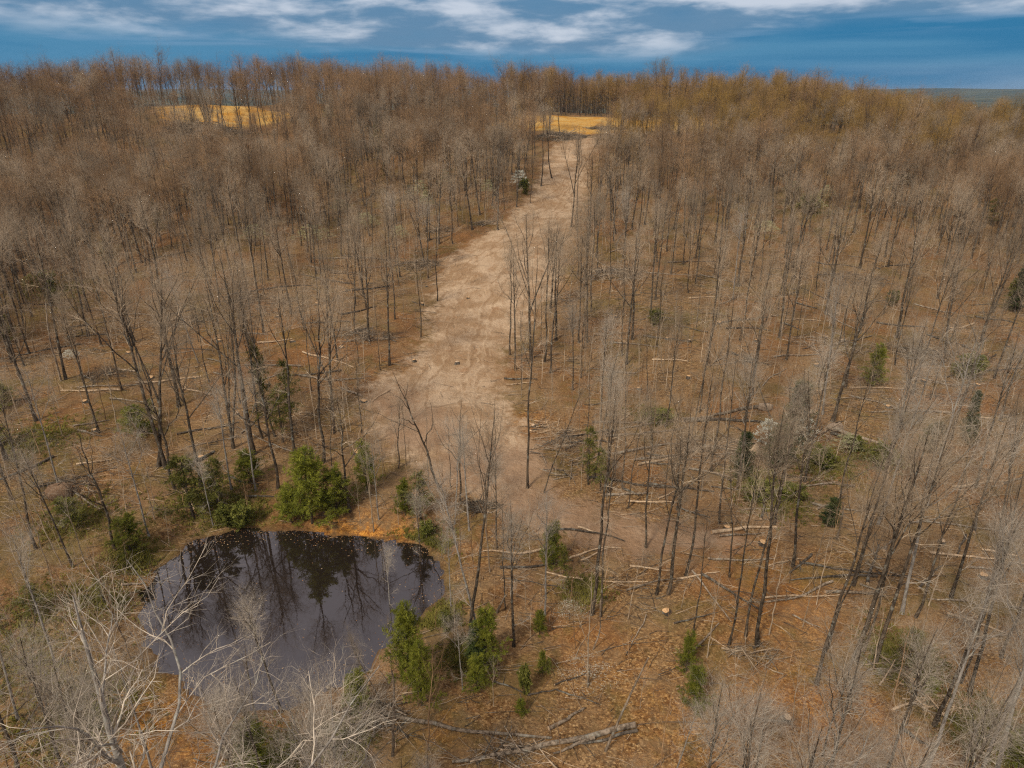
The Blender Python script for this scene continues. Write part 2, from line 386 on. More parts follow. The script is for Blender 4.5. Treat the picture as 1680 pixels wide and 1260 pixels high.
# ------------------------------------------------------------------ the ground sheet
def axis(lo_far, lo, hi, hi_far, step, g):
    a = list(np.arange(lo, hi + 1e-6, step)); s = step; v = hi
    while v < hi_far: s *= g; v += s; a.append(v)
    s = step; v = lo; b = []
    while v > lo_far: s *= g; v -= s; b.append(v)
    return np.array(b[::-1] + a)
def blob(X, Y, pts):
    r = np.zeros(X.shape)
    for px, py, rad, s in pts:
        p = hit(px, py); r = np.maximum(r, s * np.exp(-((X - p[0]) ** 2 + (Y - p[1]) ** 2) / (2 * rad * rad)))
    return r
def build_ground():
    xs = axis(-12000, -62, 62, 12000, .62, 1.045); ys = axis(-3000, 22, 112, 14000, .62, 1.028)
    X, Y = np.meshgrid(xs, ys); nx, ny = len(xs), len(ys)
    x = X.ravel(); y = Y.ravel(); z = hgt(x, y)
    near = (np.abs(x) < 400) & (y > -50) & (y < 480)
    dirt = np.full(x.shape, 60.0); dirt[near] = sdf_poly(x[near], y[near], TRACK)
    f = np.full(x.shape, 60.0); f[near] = np.minimum(sdf_poly(x[near], y[near], FIELD1), sdf_poly(x[near], y[near], FIELD2))
    pond = np.full(x.shape, 60.0); pond[near] = pond_sd(x[near], y[near])
    rut = np.where(dirt < 0, (np.sin(x * 2.3 + np.sin(y * .25) * 2) * .03 - .06 * np.clip(-dirt / 2, 0, 1)), 0)
    z = z + rut
    green = blob(x, y, [(120, 1180, 2.4, .7), (60, 1000, 2, .6), (170, 985, 1.6, .6), (220, 910, 1.6, .8), (130, 850, 2.5, .6), (400, 850, 2.5, .9), (330, 820, 3, .8),
        (20, 1100, 3, .8), (680, 900, 2, .7), (710, 1010, 1.4, .8), (760, 1080, 1.2, .6), (960, 970, 1.2, .6), (560, 1220, 1.3, .8), (450, 1240, 1.6, .6), (1070, 680, 2.2, .6), (1130, 520, 5, .4), (1400, 560, 4, .4),
        (90, 470, 8, .6), (240, 690, 3, .5), (1350, 760, 4, .5), (1480, 1080, 2, .7), (1440, 740, 3, .5), (1640, 1200, 2.5, .6), (640, 300, 12, .4), (760, 600, 1, .2), (1340, 340, 10, .5), (60, 720, 5, .5)])
    orange = blob(x, y, [(245, 1190, 1.8, 1), (460, 1215, 1.4, .9), (600, 878, 1.7, 1), (545, 872, 1.5, 1), (650, 884, 1.3, .9), (235, 950, .7, .5), (680, 915, .9, .6), (330, 1210, 1.6, .55), (1130, 880, 2, .25),
        (870, 690, 2, .35), (720, 1190, 1.5, .4), (1110, 1180, 3, .35), (1380, 1180, 4, .4), (1290, 1000, 4, .35), (1010, 1090, 3, .25), (1600, 1120, 3, .3), (420, 560, 5, .3)])
    C1 = hitm([(985, 235), (950, 290), (925, 330), (880, 400), (815, 470), (785, 560), (765, 650), (800, 760), (880, 835), (1000, 866), (1110, 880), (1215, 880)])[:, :2]
    C2 = hitm([(975, 250), (930, 300), (850, 385), (765, 440), (730, 520), (735, 580), (700, 640), (700, 710), (760, 800)])[:, :2]
    def sline(P):
        for _ in range(2):
            P = np.concatenate([P[:1], np.stack([.75 * P[:-1] + .25 * P[1:], .25 * P[:-1] + .75 * P[1:]], 1).reshape(-1, 2), P[-1:]])
        best = np.full(x.shape, 60.0 ** 2); sg = np.ones(x.shape)
        for a, b in zip(P[:-1], P[1:]):
            e = b - a; q = np.clip(((x - a[0]) * e[0] + (y - a[1]) * e[1]) / (e @ e + 1e-9), 0, 1)
            dd = (x - a[0] - q * e[0]) ** 2 + (y - a[1] - q * e[1]) ** 2; k = dd < best
            best[k] = dd[k]; sg[k] = np.sign(e[0] * (y[k] - a[1]) - e[1] * (x[k] - a[0]))
        return np.sqrt(best) * sg
    s1 = sline(C1); s2 = sline(C2)
    lower = blob(x, y, [(700, 700, 3.5, 1), (780, 760, 3.5, 1), (860, 760, 3, 1), (1000, 870, 5, .9), (1130, 880, 5, .9), (650, 660, 3, .8), (900, 640, 2.5, .5), (880, 830, 3, 1), (955, 230, 9, .2)])
    i = np.arange(nx * ny).reshape(ny, nx)
    F = np.stack([i[:-1, :-1], i[:-1, 1:], i[1:, 1:], i[1:, :-1]], -1).reshape(-1, 4)
    fd = dirt[F].mean(1); ff = f[F].mean(1); fr = np.hypot(x, y)[F].mean(1)
    cls = np.zeros(len(F), int); cls[fr > 900] = 3; cls[ff < 0] = 2; cls[fd < 0] = 1
    for k, (nm, lab) in enumerate([('ground', 'forest floor covered in brown fallen leaves'), ('dirt_track', 'bare tan dirt track and clearing cut through the woods'),
                                   ('field', 'golden dry grass fields on the ridge'), ('hills', 'far wooded hills on the horizon')]):
        S = F[cls == k]
        u, inv = np.unique(S, return_inverse=True)
        me = bulk_mesh(nm, np.stack([x[u], y[u], z[u]], 1), [inv.reshape(-1, 4)], M_ground, smooth=True)
        for an, arr in (('dirt', dirt), ('field', f), ('pond', pond), ('green', green), ('orange', orange), ('lower', lower), ('rut', s1), ('rutb', s2)):
            a = me.attributes.new(an, 'FLOAT', 'POINT'); a.data.foreach_set('value', arr[u].astype(np.float32))
        o = link(nm, me); tag(o, lab, nm.replace('_', ' '), kind='structure')
build_ground()
# pond water : a sheet over the hollow, its rim lost under the bank
def build_water():
    c = POND.mean(0); out = c + (POND - c) * 1.12
    V = [(p[0], p[1], 0.0) for p in out]
    me = bulk_mesh('water', np.array(V), [np.arange(len(V))[None, ::(1 if sum((out[i][0]-out[i-1][0])*(out[i][1]+out[i-1][1]) for i in range(len(out))) < 0 else -1)]], M_water)
    tag(link('water', me), 'dark still pond water reflecting bare trees', 'pond', kind='structure')
build_water()

# ------------------------------------------------------------------ branch geometry
def unit(v): return v / (np.linalg.norm(v, axis=-1, keepdims=True) + 1e-9)
def frame(D):
    ref = np.where(np.abs(D[..., 2:3]) < .8, np.array([0, 0, 1.0]), np.array([1.0, 0, 0]))
    u = unit(np.cross(D, ref)); return u, np.cross(D, u)
class Geo:
    def __init__(s): s.V = []; s.F4 = []; s.F3 = []; s.n = 0; s.m4 = []; s.m3 = []
    def tubes(s, P, R, sides, m=0, cap=False):
        if len(P) == 0: return
        mm, k = P.shape[:2]
        u, v = frame(unit(P[:, -1] - P[:, 0]))
        a = np.arange(sides) * 2 * np.pi / sides
        ring = np.cos(a)[None, None, :, None] * u[:, None, None, :] + np.sin(a)[None, None, :, None] * v[:, None, None, :]
        V = P[:, :, None, :] + R[:, :, None, None] * ring
        s.V.append(V.reshape(-1, 3))
        b = s.n + np.arange(mm)[:, None, None] * (k * sides) + np.arange(k - 1)[None, :, None] * sides
        j = np.arange(sides)[None, None, :]; j2 = (j + 1) % sides
        F = np.stack([b + j, b + j2, b + sides + j2, b + sides + j], -1).reshape(-1, 4)
        s.F4.append(F); s.m4.append(np.full(len(F), m)); s.n += mm * k * sides
        if cap:
            for e in (0, k - 1):
                cbase = s.n - mm * k * sides + np.arange(mm) * k * sides + e * sides
                for q in range(1, sides - 1):
                    T = np.stack([cbase, cbase + q, cbase + q + 1], 1); s.F3.append(T); s.m3.append(np.full(mm, m))
    def quads(s, C, A, B, m=0):
        """flat diamonds at C with half axes A and B"""
        V = np.stack([C - A, C - B * .5 + A * .1, C + A, C + B * .5 + A * .1], 1).reshape(-1, 3); n = len(C)
        F = s.n + np.arange(n * 4).reshape(-1, 4); s.V.append(V); s.F4.append(F); s.m4.append(np.full(n, m)); s.n += n * 4
    def raw(s, V, F3, m=0):
        s.V.append(np.asarray(V, float)); s.F3.append(np.asarray(F3) + s.n); s.m3.append(np.full(len(F3), m)); s.n += len(V)
    def mesh(s, name, mats, smooth=True):
        F4 = np.concatenate(s.F4) if s.F4 else np.zeros((0, 4), int); F3 = np.concatenate(s.F3) if s.F3 else np.zeros((0, 3), int)
        mi = []
        if len(F4): mi.append(np.concatenate(s.m4))
        if len(F3): mi.append(np.concatenate(s.m3))
        return bulk_mesh(name, np.concatenate(s.V), [F4, F3], mats, mi, smooth)
def lerp_path(P, idx, t):
    k = P.shape[1]; f = t * (k - 1); i = np.minimum(f.astype(int), k - 2); w = (f - i)[:, None]
    a = P[idx, i]; b = P[idx, i + 1]
    return a * (1 - w) + b * w, unit(b - a)
def grow(rng, start, d, L, k, up, wob):
    P = [start]; d = unit(d); step = (L / (k - 1))[:, None]
    for _ in range(k - 1):
        d = unit(d + np.array([0, 0, 1.0]) * up + rng.normal(0, wob, d.shape)); P.append(P[-1] + d * step)
    return np.stack(P, 1)
def spawn(rng, P, R, n, t0, t1, ang, L, k, up, wob, rf, rmax, taper=.35, phi0=None):
    m = len(P); idx = np.repeat(np.arange(m), n); N = len(idx)
    j = np.tile(np.arange(n), m); t = t0 + (t1 - t0) * (j + rng.random(N)) / n
    pos, tan = lerp_path(P, idx, t)
    rk = R.shape[1]; f = t * (rk - 1); i = np.minimum(f.astype(int), rk - 2); rad = R[idx, i] + (R[idx, i + 1] - R[idx, i]) * (f - i)
    u, v = frame(tan); phi = j * 2.4 + rng.random(m)[idx] * 6.28 + rng.normal(0, .5, N)
    a = ang + rng.normal(0, .16, N)
    d = np.cos(a)[:, None] * tan + np.sin(a)[:, None] * (np.cos(phi)[:, None] * u + np.sin(phi)[:, None] * v)
    Ln = L(t, idx) * rng.uniform(.65, 1.25, N)
    C = grow(rng, pos, d, Ln, k, up, wob)
    r0 = np.minimum(rad * rf, rmax) * rng.uniform(.75, 1.1, N)
    RR = r0[:, None] * np.linspace(1, taper, k)[None, :]
    return C, RR

def make_tree_meshes(seed, Ht, r0, crown0=.42, leaders=5, lead_ang=.35, limb_L=2.6, limb_ang=.75, nl=8, n3=9, n4=7, forks=0, wob=.035, low=0, tw=M_twig_grey, tr=M_trunk, up=.10, fine=1.0, lead_up=.12, curl=1.0):
    rng = np.random.default_rng(seed)
    K = 13
    zs = np.linspace(0, Ht, K)
    off = np.cumsum(rng.normal(0, wob, (K, 2)) * (Ht / K), 0); off[0] = 0
    T = np.stack([off[:, 0], off[:, 1], zs], 1)[None]; T[0, 0, 2] = -.5
    r0 = r0 * .88; rt = r0 * (1 - np.linspace(0, 1, K)) ** .75 * .93 + r0 * .07; rt[0] *= 1.55; rt[1] *= .95
    RT = rt[None]
    g = Geo(); c = Geo()
    stems, SR = [T], [RT]
    g.tubes(T, RT, 8)
    if forks:
        C, R = spawn(rng, T, RT, forks, .03 if crown0 < .25 else .30, .10 if crown0 < .25 else .48, .26, lambda t, i: (1 - t) * Ht * .93, K, .06, wob * 1.2, .75, 9, .12)
        g.tubes(C, R, 7); stems.append(C); SR.append(R)
    ST = np.concatenate(stems); SRR = np.concatenate(SR)
    LD, LR = spawn(rng, ST, SRR, leaders, crown0, .82, lead_ang, lambda t, i: (1.02 - t) * Ht * .88, 9, lead_up, .11 * curl, .62, 9, .18)
    g.tubes(LD, LR, 5)
    limbs = []
    a = spawn(rng, ST, SRR, nl + 3, min(crown0 + .12, .9), .985, limb_ang, lambda t, i: limb_L * (1.25 - t), 7, up, .14 * curl, .5, .07)
    b = spawn(rng, LD, LR, nl, .18, .97, limb_ang, lambda t, i: limb_L * (1.1 - .6 * t), 6, up, .15 * curl, .6, .06)
    limbs = [a, b]
    if low:   # dead snags and side branches low on the trunk
        limbs.append(spawn(rng, T, RT, low, .15, crown0 + .1, 1.15, lambda t, i: limb_L * .75 + 0 * t, 5, .02, .15, .3, .04))
    for i, (P, R) in enumerate(limbs): c.tubes(P, R, 4)
    LP = np.concatenate([p[:, np.linspace(0, p.shape[1] - 1, 5).astype(int)] for p, r in limbs]); LRR = np.concatenate([r[:, np.linspace(0, r.shape[1] - 1, 5).astype(int)] for p, r in limbs])
    P3, R3 = spawn(rng, LP, LRR, n3, .15, 1.0, .72, lambda t, i: (.95 + limb_L * .16) * (1.2 - .6 * t), 4, up * .8, .20 * curl, .6, .021 * fine)
    c.tubes(P3, R3, 3)
    P4, R4 = spawn(rng, P3, R3, n4, .12, 1.0, .62, lambda t, i: .62 + 0 * t, 3, up * .6, .16, .7, .0115 * fine, .5)
    c.tubes(P4, R4, 3)
    tops = [LD]
    return g.mesh('trunk', tr), c.mesh('crown', tw), Ht

MESHES = []   # (trunk mesh, crown mesh, height, kind)
def reg(kind, *a, **k):
    t, c, h = make_tree_meshes(*a, **k); MESHES.append((t, c, h, kind))
# tall stand-grown trees
reg('tall', 1, 21, .19, crown0=.48, leaders=6, low=3, limb_L=3.0, limb_ang=.85, lead_ang=.42)
reg('tall', 2, 22, .22, crown0=.44, leaders=6, low=2, limb_L=3.2, lead_ang=.48, curl=1.2)
reg('tall', 3, 20, .16, crown0=.52, leaders=5, low=3, limb_L=2.7, limb_ang=.9)
reg('tall', 4, 23, .24, crown0=.42, leaders=7, low=1, limb_L=3.4, lead_ang=.52, curl=1.3)
reg('tall', 11, 20, .26, crown0=.40, leaders=5, low=5, limb_L=3.4, lead_ang=.65, curl=1.5, wob=.06)
reg('tall', 12, 22, .18, crown0=.60, leaders=4, low=4, limb_L=2.5, lead_ang=.4, wob=.05, nl=9)
reg('slim', 13, 16, .12, crown0=.40, leaders=5, low=5, limb_L=2.2, wob=.07, curl=1.5)
reg('fork', 5, 21, .20, crown0=.46, leaders=4, forks=1, low=2, limb_L=2.8, lead_ang=.45)
reg('fork', 6, 20, .20, crown0=.48, leaders=4, forks=2, low=1, limb_L=2.6, curl=1.2)
reg('multi', 7, 18, .17, crown0=.20, leaders=3, forks=2, nl=5, n3=7, curl=1.3)
reg('slim', 8, 17, .105, crown0=.52, leaders=4, low=4, limb_L=2.0, nl=6, n3=6)
reg('slim', 9, 15, .09, crown0=.46, leaders=4, low=4, limb_L=1.8, nl=5, n3=6, wob=.06, curl=1.3)
reg('crook', 10, 16, .17, crown0=.36, leaders=6, low=1, limb_L=2.2, wob=.12, lead_ang=.75, n3=5, n4=3, nl=5, curl=1.7, lead_up=.07)
# bronze-brown crowns of the ridge wood, and gold ones with sunlight painted in
reg('brown', 21, 20, .18, crown0=.42, leaders=7, tw=M_twig_brown, limb_L=3.1, low=3, n4=6, lead_ang=.50, limb_ang=.9, fine=1.15)
reg('brown', 22, 18, .16, crown0=.38, leaders=7, tw=M_twig_brown, limb_L=3.3, low=3, lead_ang=.62, n4=6, fine=1.15, curl=1.3)
reg('brown', 23, 21, .20, crown0=.46, leaders=5, tw=M_twig_brown, limb_L=3.0, forks=1, low=2, n4=6, lead_ang=.5, fine=1.15)
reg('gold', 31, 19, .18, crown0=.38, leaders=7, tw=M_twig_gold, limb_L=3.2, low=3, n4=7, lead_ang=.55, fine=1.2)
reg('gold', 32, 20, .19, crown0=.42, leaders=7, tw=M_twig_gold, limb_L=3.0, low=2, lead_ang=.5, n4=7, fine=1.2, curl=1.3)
# pale wide crowns close to the camera
reg('wide', 41, 19, .27, crown0=.36, leaders=7, lead_ang=.80, limb_L=3.9, nl=7, n3=8, n4=5, tw=M_twig_pale, tr=M_trunk_pale, up=.05, lead_up=.07, fine=1.0, low=2, curl=1.7)
reg('wide', 42, 17, .22, crown0=.34, leaders=6, lead_ang=.72, limb_L=3.6, nl=7, n3=8, n4=5, tw=M_twig_pale, tr=M_trunk_pale, up=.06, lead_up=.07, forks=1, fine=1.0, curl=1.7)
reg('pale', 43, 20, .18, crown0=.48, leaders=6, lead_ang=.45, limb_L=3.0, tw=M_twig_pale, tr=M_trunk, low=3, curl=1.4, fine=.9)
reg('pale', 44, 17, .14, crown0=.45, leaders=5, lead_ang=.5, limb_L=2.6, tw=M_twig_pale, tr=M_trunk_pale, low=3, curl=1.6, fine=.9)
# small leafless saplings
reg('sapling', 51, 6.5, .045, crown0=.35, leaders=3, limb_L=1.0, nl=3, n3=4, n4=3, tw=M_twig_grey, tr=M_twig_grey, wob=.06)
reg('sapling', 52, 8.5, .055, crown0=.40, leaders=4, limb_L=1.2, nl=3, n3=4, n4=3, tw=M_twig_pale, tr=M_twig_grey, wob=.05)
reg('sapling', 53, 5.0, .035, crown0=.25, leaders=4, limb_L=1.0, nl=3, n3=4, n4=3, tw=M_twig_brown, tr=M_twig_brown, wob=.08, lead_ang=.6)
KINDS = {}
for i, m in enumerate(MESHES): KINDS.setdefault(m[3], []).append(i)

# ------------------------------------------------------------------ labels: each thing told by the landmark nearest to it
LM = [("the bushy pine on the pond bank", 517, 810), ("the pond's left end", 236, 985), ("the pond's right end", 735, 950), ("the pond's near shore", 400, 1168),
      ("the pointed pine beside the yellow-orange stump", 603, 765), ("the clearing's pale left bulge", 640, 690), ("the clearing's narrow lower end", 800, 815),
      ("the middle of the clearing", 760, 560), ("the clearing's upper left corner", 716, 440), ("the track's upper bend", 890, 300), ("the brush pile by the golden field", 918, 215),
      ("the brown brush heap beside the clearing", 930, 745), ("the white blossom near the track top", 852, 290), ("the crossed logs at the bottom", 900, 1215),
      ("the two-tiered pine at the pond corner", 685, 1080), ("the dark cedar under the forked trunks", 795, 1050), ("the pointed cedar among the right logs", 1297, 680),
      ("the round cedar left of the blossom", 1213, 745), ("the pale rock on the split log", 1370, 700), ("the thick pale log near the track", 1220, 870),
      ("the white-speckled bush in the litter", 965, 1100), ("the stacked narrow pines at bottom right", 1130, 1100), ("the cedar clump at the right edge", 1665, 475),
      ("the bare-stemmed little pine up right", 1430, 585), ("the long grey brush heap up right", 1497, 580), ("the narrow cedar at far right", 1580, 680),
      ("the sparse hemlocks left of the clearing", 465, 630), ("the dark left brush heap", 175, 615), ("the yellow-green bush at far left", 70, 470), ("the root mound above the pond", 105, 795),
      ("the left golden field", 350, 190), ("the right golden field", 1060, 205), ("the creamy blossom patch up left", 515, 385), ("the pale green bush up right", 1325, 335),
      ("the dark evergreens on the far right slope", 1600, 235), ("the wide pale tree at bottom left", 150, 1150), ("the green pine at bottom right edge", 1660, 1215), ("the wide shrub under pale limbs", 1485, 1070),
      ("the brush heap left of the clearing", 592, 548), ("the pale stick heap by the track", 940, 485), ("the left ravine", 120, 330), ("the thin logs on the left slope", 330, 500)]
ORD = ['nearest', 'second', 'third', 'fourth', 'fifth', 'sixth', 'seventh', 'eighth', 'ninth', 'tenth', 'eleventh', 'twelfth', 'thirteenth', 'fourteenth', 'fifteenth', 'sixteenth', 'seventeenth', 'eighteenth', 'nineteenth', 'twentieth']
PENDING = []      # (object, description, px, py, category word)
def want_label(o, desc, px, py, pool): PENDING.append((o, desc, px, py, pool))
def resolve_labels():
    bins = {}
    for it in PENDING:
        o, desc, px, py, pool = it
        c = sorted(((lx - px) ** 2 + ((ly - py) * 1.0) ** 2, k) for k, (n, lx, ly) in enumerate(LM))
        c = [q for q in c if q[0] > 15 ** 2][0]
        n, lx, ly = LM[c[1]]; dx, dy = px - lx, py - ly
        if abs(dx) > abs(dy): w = 'right of' if dx > 0 else 'left of'
        else: w = 'in front of' if dy > 0 else 'behind'
        bins.setdefault((pool, c[1], w), []).append((c[0], it))
    for (pool, k, w), L in bins.items():
        L.sort(key=lambda q: q[0])
        for r, (_, it) in enumerate(L):
            n = LM[k][0]
            o = ORD[r] if r < len(ORD) else 'outermost'
            it[0]['label'] = '%s, %s %s %s' % (it[1], o, w, n)

# ------------------------------------------------------------------ where trees stand
R_ = random.Random(7)
T_LIST = []   # x, y, z, kind, height, lean(x,y), px, py
def add_tree(px, py, kind, hh=None, top=None):
    p = hit(px, py); lean = (0, 0)
    if top is not None:       # the top seen at a pixel, in the vertical plane across the view through the base
        d = ray(*top); s = p[1] / d[1]; tx = d[0] * s; tz = CAMZ + d[2] * s
        hh = max(3.0, tz - p[2]); lean = ((tx - p[0]) / hh, R_.uniform(-.03, .03))
    T_LIST.append([p[0], p[1], p[2], kind, hh, lean, px, py])
BIG, FK, SL, CR, MU, PA, WI = 'tall', 'fork', 'slim', 'crook', 'multi', 'pale', 'wide'
listed = [
 (330,800,BIG,20),(455,802,CR,18),(492,792,BIG,24),(575,838,CR,15),(380,803,PA,14),(290,805,CR,18),(622,852,PA,10),(350,862,PA,10),(245,880,PA,13),(545,790,SL,14),
 (293,667,BIG),(303,647,SL),(272,768,BIG,(120,400)),(260,765,FK,(100,440)),(383,735,MU,23),(417,745,BIG,26),(432,718,SL,22),(453,717,SL,20),(530,758,CR,22),(547,710,FK,21),(554,592,FK,19),(512,642,SL,16),
 (395,662,SL,14),(344,627,SL,14),(362,503,BIG),(343,487,SL),(410,577,BIG),(423,583,SL),(433,547,BIG,24),(465,512,SL),(477,514,BIG),(500,542,SL),(270,508,BIG),(145,552,BIG),(136,548,SL),(167,568,BIG),(108,622,BIG,23),
 (420,805,PA,15),(190,903,CR,(160,690)),(97,800,PA,15),(573,457,SL),(601,505,BIG),(639,599,BIG,22),(624,607,SL,12),(648,524,BIG),(584,502,SL),(690,553,SL,18),(717,494,SL,21),(592,711,SL,11),(590,600,SL,10),
 (653,768,CR,10),(666,764,SL,9),(723,800,CR,(655,590)),(740,800,SL,(738,670)),(753,822,CR,(742,655)),(866,800,SL,(893,400)),(893,808,SL,(965,610)),(837,582,BIG,20),(846,607,BIG,19),(855,640,SL,13),(872,590,FK,24),(887,572,SL),(893,594,BIG),(903,612,BIG,20),
 (912,558,BIG),(950,562,BIG),(957,572,SL),(953,620,SL,14),(963,562,BIG),(1028,597,BIG,21),(1020,585,SL),(1038,557,BIG),(1067,517,BIG),(1078,567,SL),(1063,657,SL,12),(997,808,PA,15),(1022,800,SL,17),(1030,834,SL,14),
 (1103,800,SL,12),(1110,836,SL,10),(1147,677,SL,19),(1162,599,BIG,22),(1168,775,SL,24),(1219,692,SL,20),(1235,647,SL,22),(1266,685,SL,(1205,500)),(1278,554,BIG),(1290,590,BIG),(1307,556,SL),(1277,508,BIG),(1286,541,SL),
 (1354,516,BIG),(1365,691,BIG,22),(1350,680,PA,20),(1411,547,BIG),(1448,516,SL),(1470,554,BIG,20),(1497,648,BIG,22),(1525,657,SL),(1603,577,BIG),(1631,621,BIG,20),(1557,562,SL),(1545,600,BIG,20),
 (1124,944,SL,22),(1137,1037,SL,13),(1197,946,SL,16),(1195,1057,SL,19),(1224,1044,SL,21),(1243,1058,BIG,23),(1340,1122,BIG,21),(1352,1070,SL,16),(1403,1082,BIG,22),(1415,1071,SL,20),(1436,1087,BIG,22),(1480,1007,PA,20),(1500,1013,SL,18),
 (1640,922,SL,18),(1643,1077,SL,18),(1590,1142,BIG,20),(1575,1120,SL,18),(1533,1190,PA,19),(772,1045,BIG,(708,665)),(786,1036,PA,(838,760)),(970,1008,BIG,23),(985,1012,SL,20),(843,1060,PA,15),(739,998,PA,9),(830,1000,SL,12),
 (1077,977,SL,17),(1096,974,BIG,19),(628,1162,SL,(560,1030)),(462,1168,PA,12),(423,1202,CR,(395,1060)),(640,1010,PA,8),(759,1132,PA,8),(893,1010,PA,13),(690,930,PA,9),(815,900,PA,12),(770,870,PA,13),(745,860,PA,12),
 (775,377,BIG,21),(743,400,SL),(752,372,SL),(787,352,BIG),(795,345,SL),(817,377,BIG,20),(827,345,SL),(847,340,BIG),(870,332,SL),(888,305,BIG),(906,292,SL,22),(848,330,SL),(720,400,BIG),(686,412,SL),(704,395,BIG),(745,330,BIG),
 (937,372,FK,24),(943,374,SL,22),(985,262,BIG),(993,270,BIG),(1005,345,SL),(1012,272,BIG,22),(1052,300,BIG),(1038,337,SL),(1030,290,BIG),(1085,330,SL),(1007,395,CR,19),(1140,370,BIG),(1000,480,SL),(1070,455,BIG),(1100,450,BIG),
 (980,440,SL),(1185,440,BIG),(1210,470,BIG),(1130,480,SL),(960,470,BIG),(1240,420,BIG),(1300,440,BIG),(1360,430,BIG),(1420,470,SL),(640,440,BIG),(610,430,SL),(560,420,BIG),(520,450,BIG),(480,440,SL),(440,460,BIG),(400,450,BIG),
 (655,470,SL),(330,440,BIG),(300,460,SL),(250,470,BIG),(220,560,BIG,21),(230,610,SL),(200,640,BIG,20),(60,690,BIG,20),(40,600,BIG),(20,820,PA,19),(60,900,BIG,19),(120,930,PA,14),(1660,760,PA,20),(1600,800,PA,20),(1520,830,PA,21),
 (1440,860,PA,20),(1300,930,SL,20),(1400,960,PA,21),(1560,980,PA,19),(1270,860,PA,18),(1320,790,PA,19),(1370,840,SL,19),(1180,860,SL,20),(1450,780,PA,20),(1560,720,BIG,20),(1640,690,BIG,20),(1210,800,PA,17),(1060,900,SL,17),
 (940,640,PA,14),(985,690,PA,16),(975,780,PA,16),(965,790,SL,15),(1130,740,SL,18),(1090,700,SL,17),
 # trees rooted below the frame, their crowns reaching into it
 (330,1690,WI,22.5),(560,1450,WI,13),(200,1450,PA,15),(520,1380,PA,11),(450,1345,PA,11),(130,1350,PA,14),(260,1290,PA,11),(60,1330,CR,13),(60,1560,PA,18),(20,1420,PA,15),(430,1420,PA,12),(390,1330,PA,10),(560,1500,PA,15),(200,1480,PA,15),
 (1250,1650,PA,17),(1180,1520,PA,15),(1620,1320,PA,18),(1060,1560,PA,13),(1290,1480,PA,14),(1430,1330,PA,14),(1520,1260,PA,15),(1230,1330,PA,9),(1100,1290,PA,7),(1350,1240,SL,12),(700,1400,PA,8),(960,1420,PA,7),(1400,1560,PA,16),(1330,1380,PA,15),(1480,1480,PA,15),(1560,1400,PA,19),(1640,1600,PA,18),(1140,1420,PA,13),(1700,1250,PA,19),(1740,1050,PA,20),
 (-40,1250,PA,17),(-30,1050,PA,17),(640,1380,PA,7),(30,1180,PA,15),(90,1090,PA,13)]
for it in listed:
    v = it[3] if len(it) > 3 else None
    if isinstance(v, tuple): add_tree(it[0], it[1], it[2], top=v)
    else: add_tree(it[0], it[1], it[2], v * (.87 if it[1] < 1250 else 1) if v else None)
defH = {'tall': (15.5, 19.5), 'fork': (15.5, 19), 'slim': (11.5, 15.5), 'crook': (12, 15), 'multi': (14, 17), 'pale': (13, 17), 'wide': (15, 18), 'brown': (15, 20), 'gold': (15, 20), 'sapling': (4, 9)}

class Grid:
    def __init__(s, c): s.c = c; s.d = {}
    def near(s, x, y, r):
        k = int(r / s.c) + 1; i, j = int(x // s.c), int(y // s.c)
        for a in range(i - k, i + k + 1):
            for b in range(j - k, j + k + 1):
                for (u, v) in s.d.get((a, b), ()):
                    if (u - x) ** 2 + (v - y) ** 2 < r * r: return True
        return False
    def put(s, x, y): s.d.setdefault((int(x // s.c), int(y // s.c)), []).append((x, y))
G = Grid(4.0)
for t in T_LIST: G.put(t[0], t[1])
# random fill
N = 60000
rng = np.random.default_rng(11)
dcand = np.sqrt(rng.uniform(30.0 ** 2, 430.0 ** 2, N)); acand = rng.uniform(-.84, .84, N)
cx, cyy = dcand * np.sin(acand), dcand * np.cos(acand)
cz = hgt(cx, cyy); cpx, cpy = project(cx, cyy, cz)
sT = sdf_poly(cx, cyy, TRACK); sF = np.minimum(sdf_poly(cx, cyy, FIELD1), sdf_poly(cx, cyy, FIELD2)); sP = sdf_poly(cx, cyy, POND)
def spacing(px, py, d):
    dense = 0.0
    if py < 335: dense = 1.0
    elif px < 560: dense = np.clip((430 + (60 if px < 250 else 0) + (190 if px < 60 else 0) - py) / 60, 0, 1)
    elif px < 1000: dense = np.clip((350 - py) / 20, 0, 1)
    else: dense = np.clip((352 + max(0, px - 1350) * .35 - py) / 50, 0, 1)
    thin = 8.0 if py > 600 else (6.6 if py > 470 else 5.2)
    return thin * (1 - dense) + (2.75 if px < 620 else 3.0) * dense
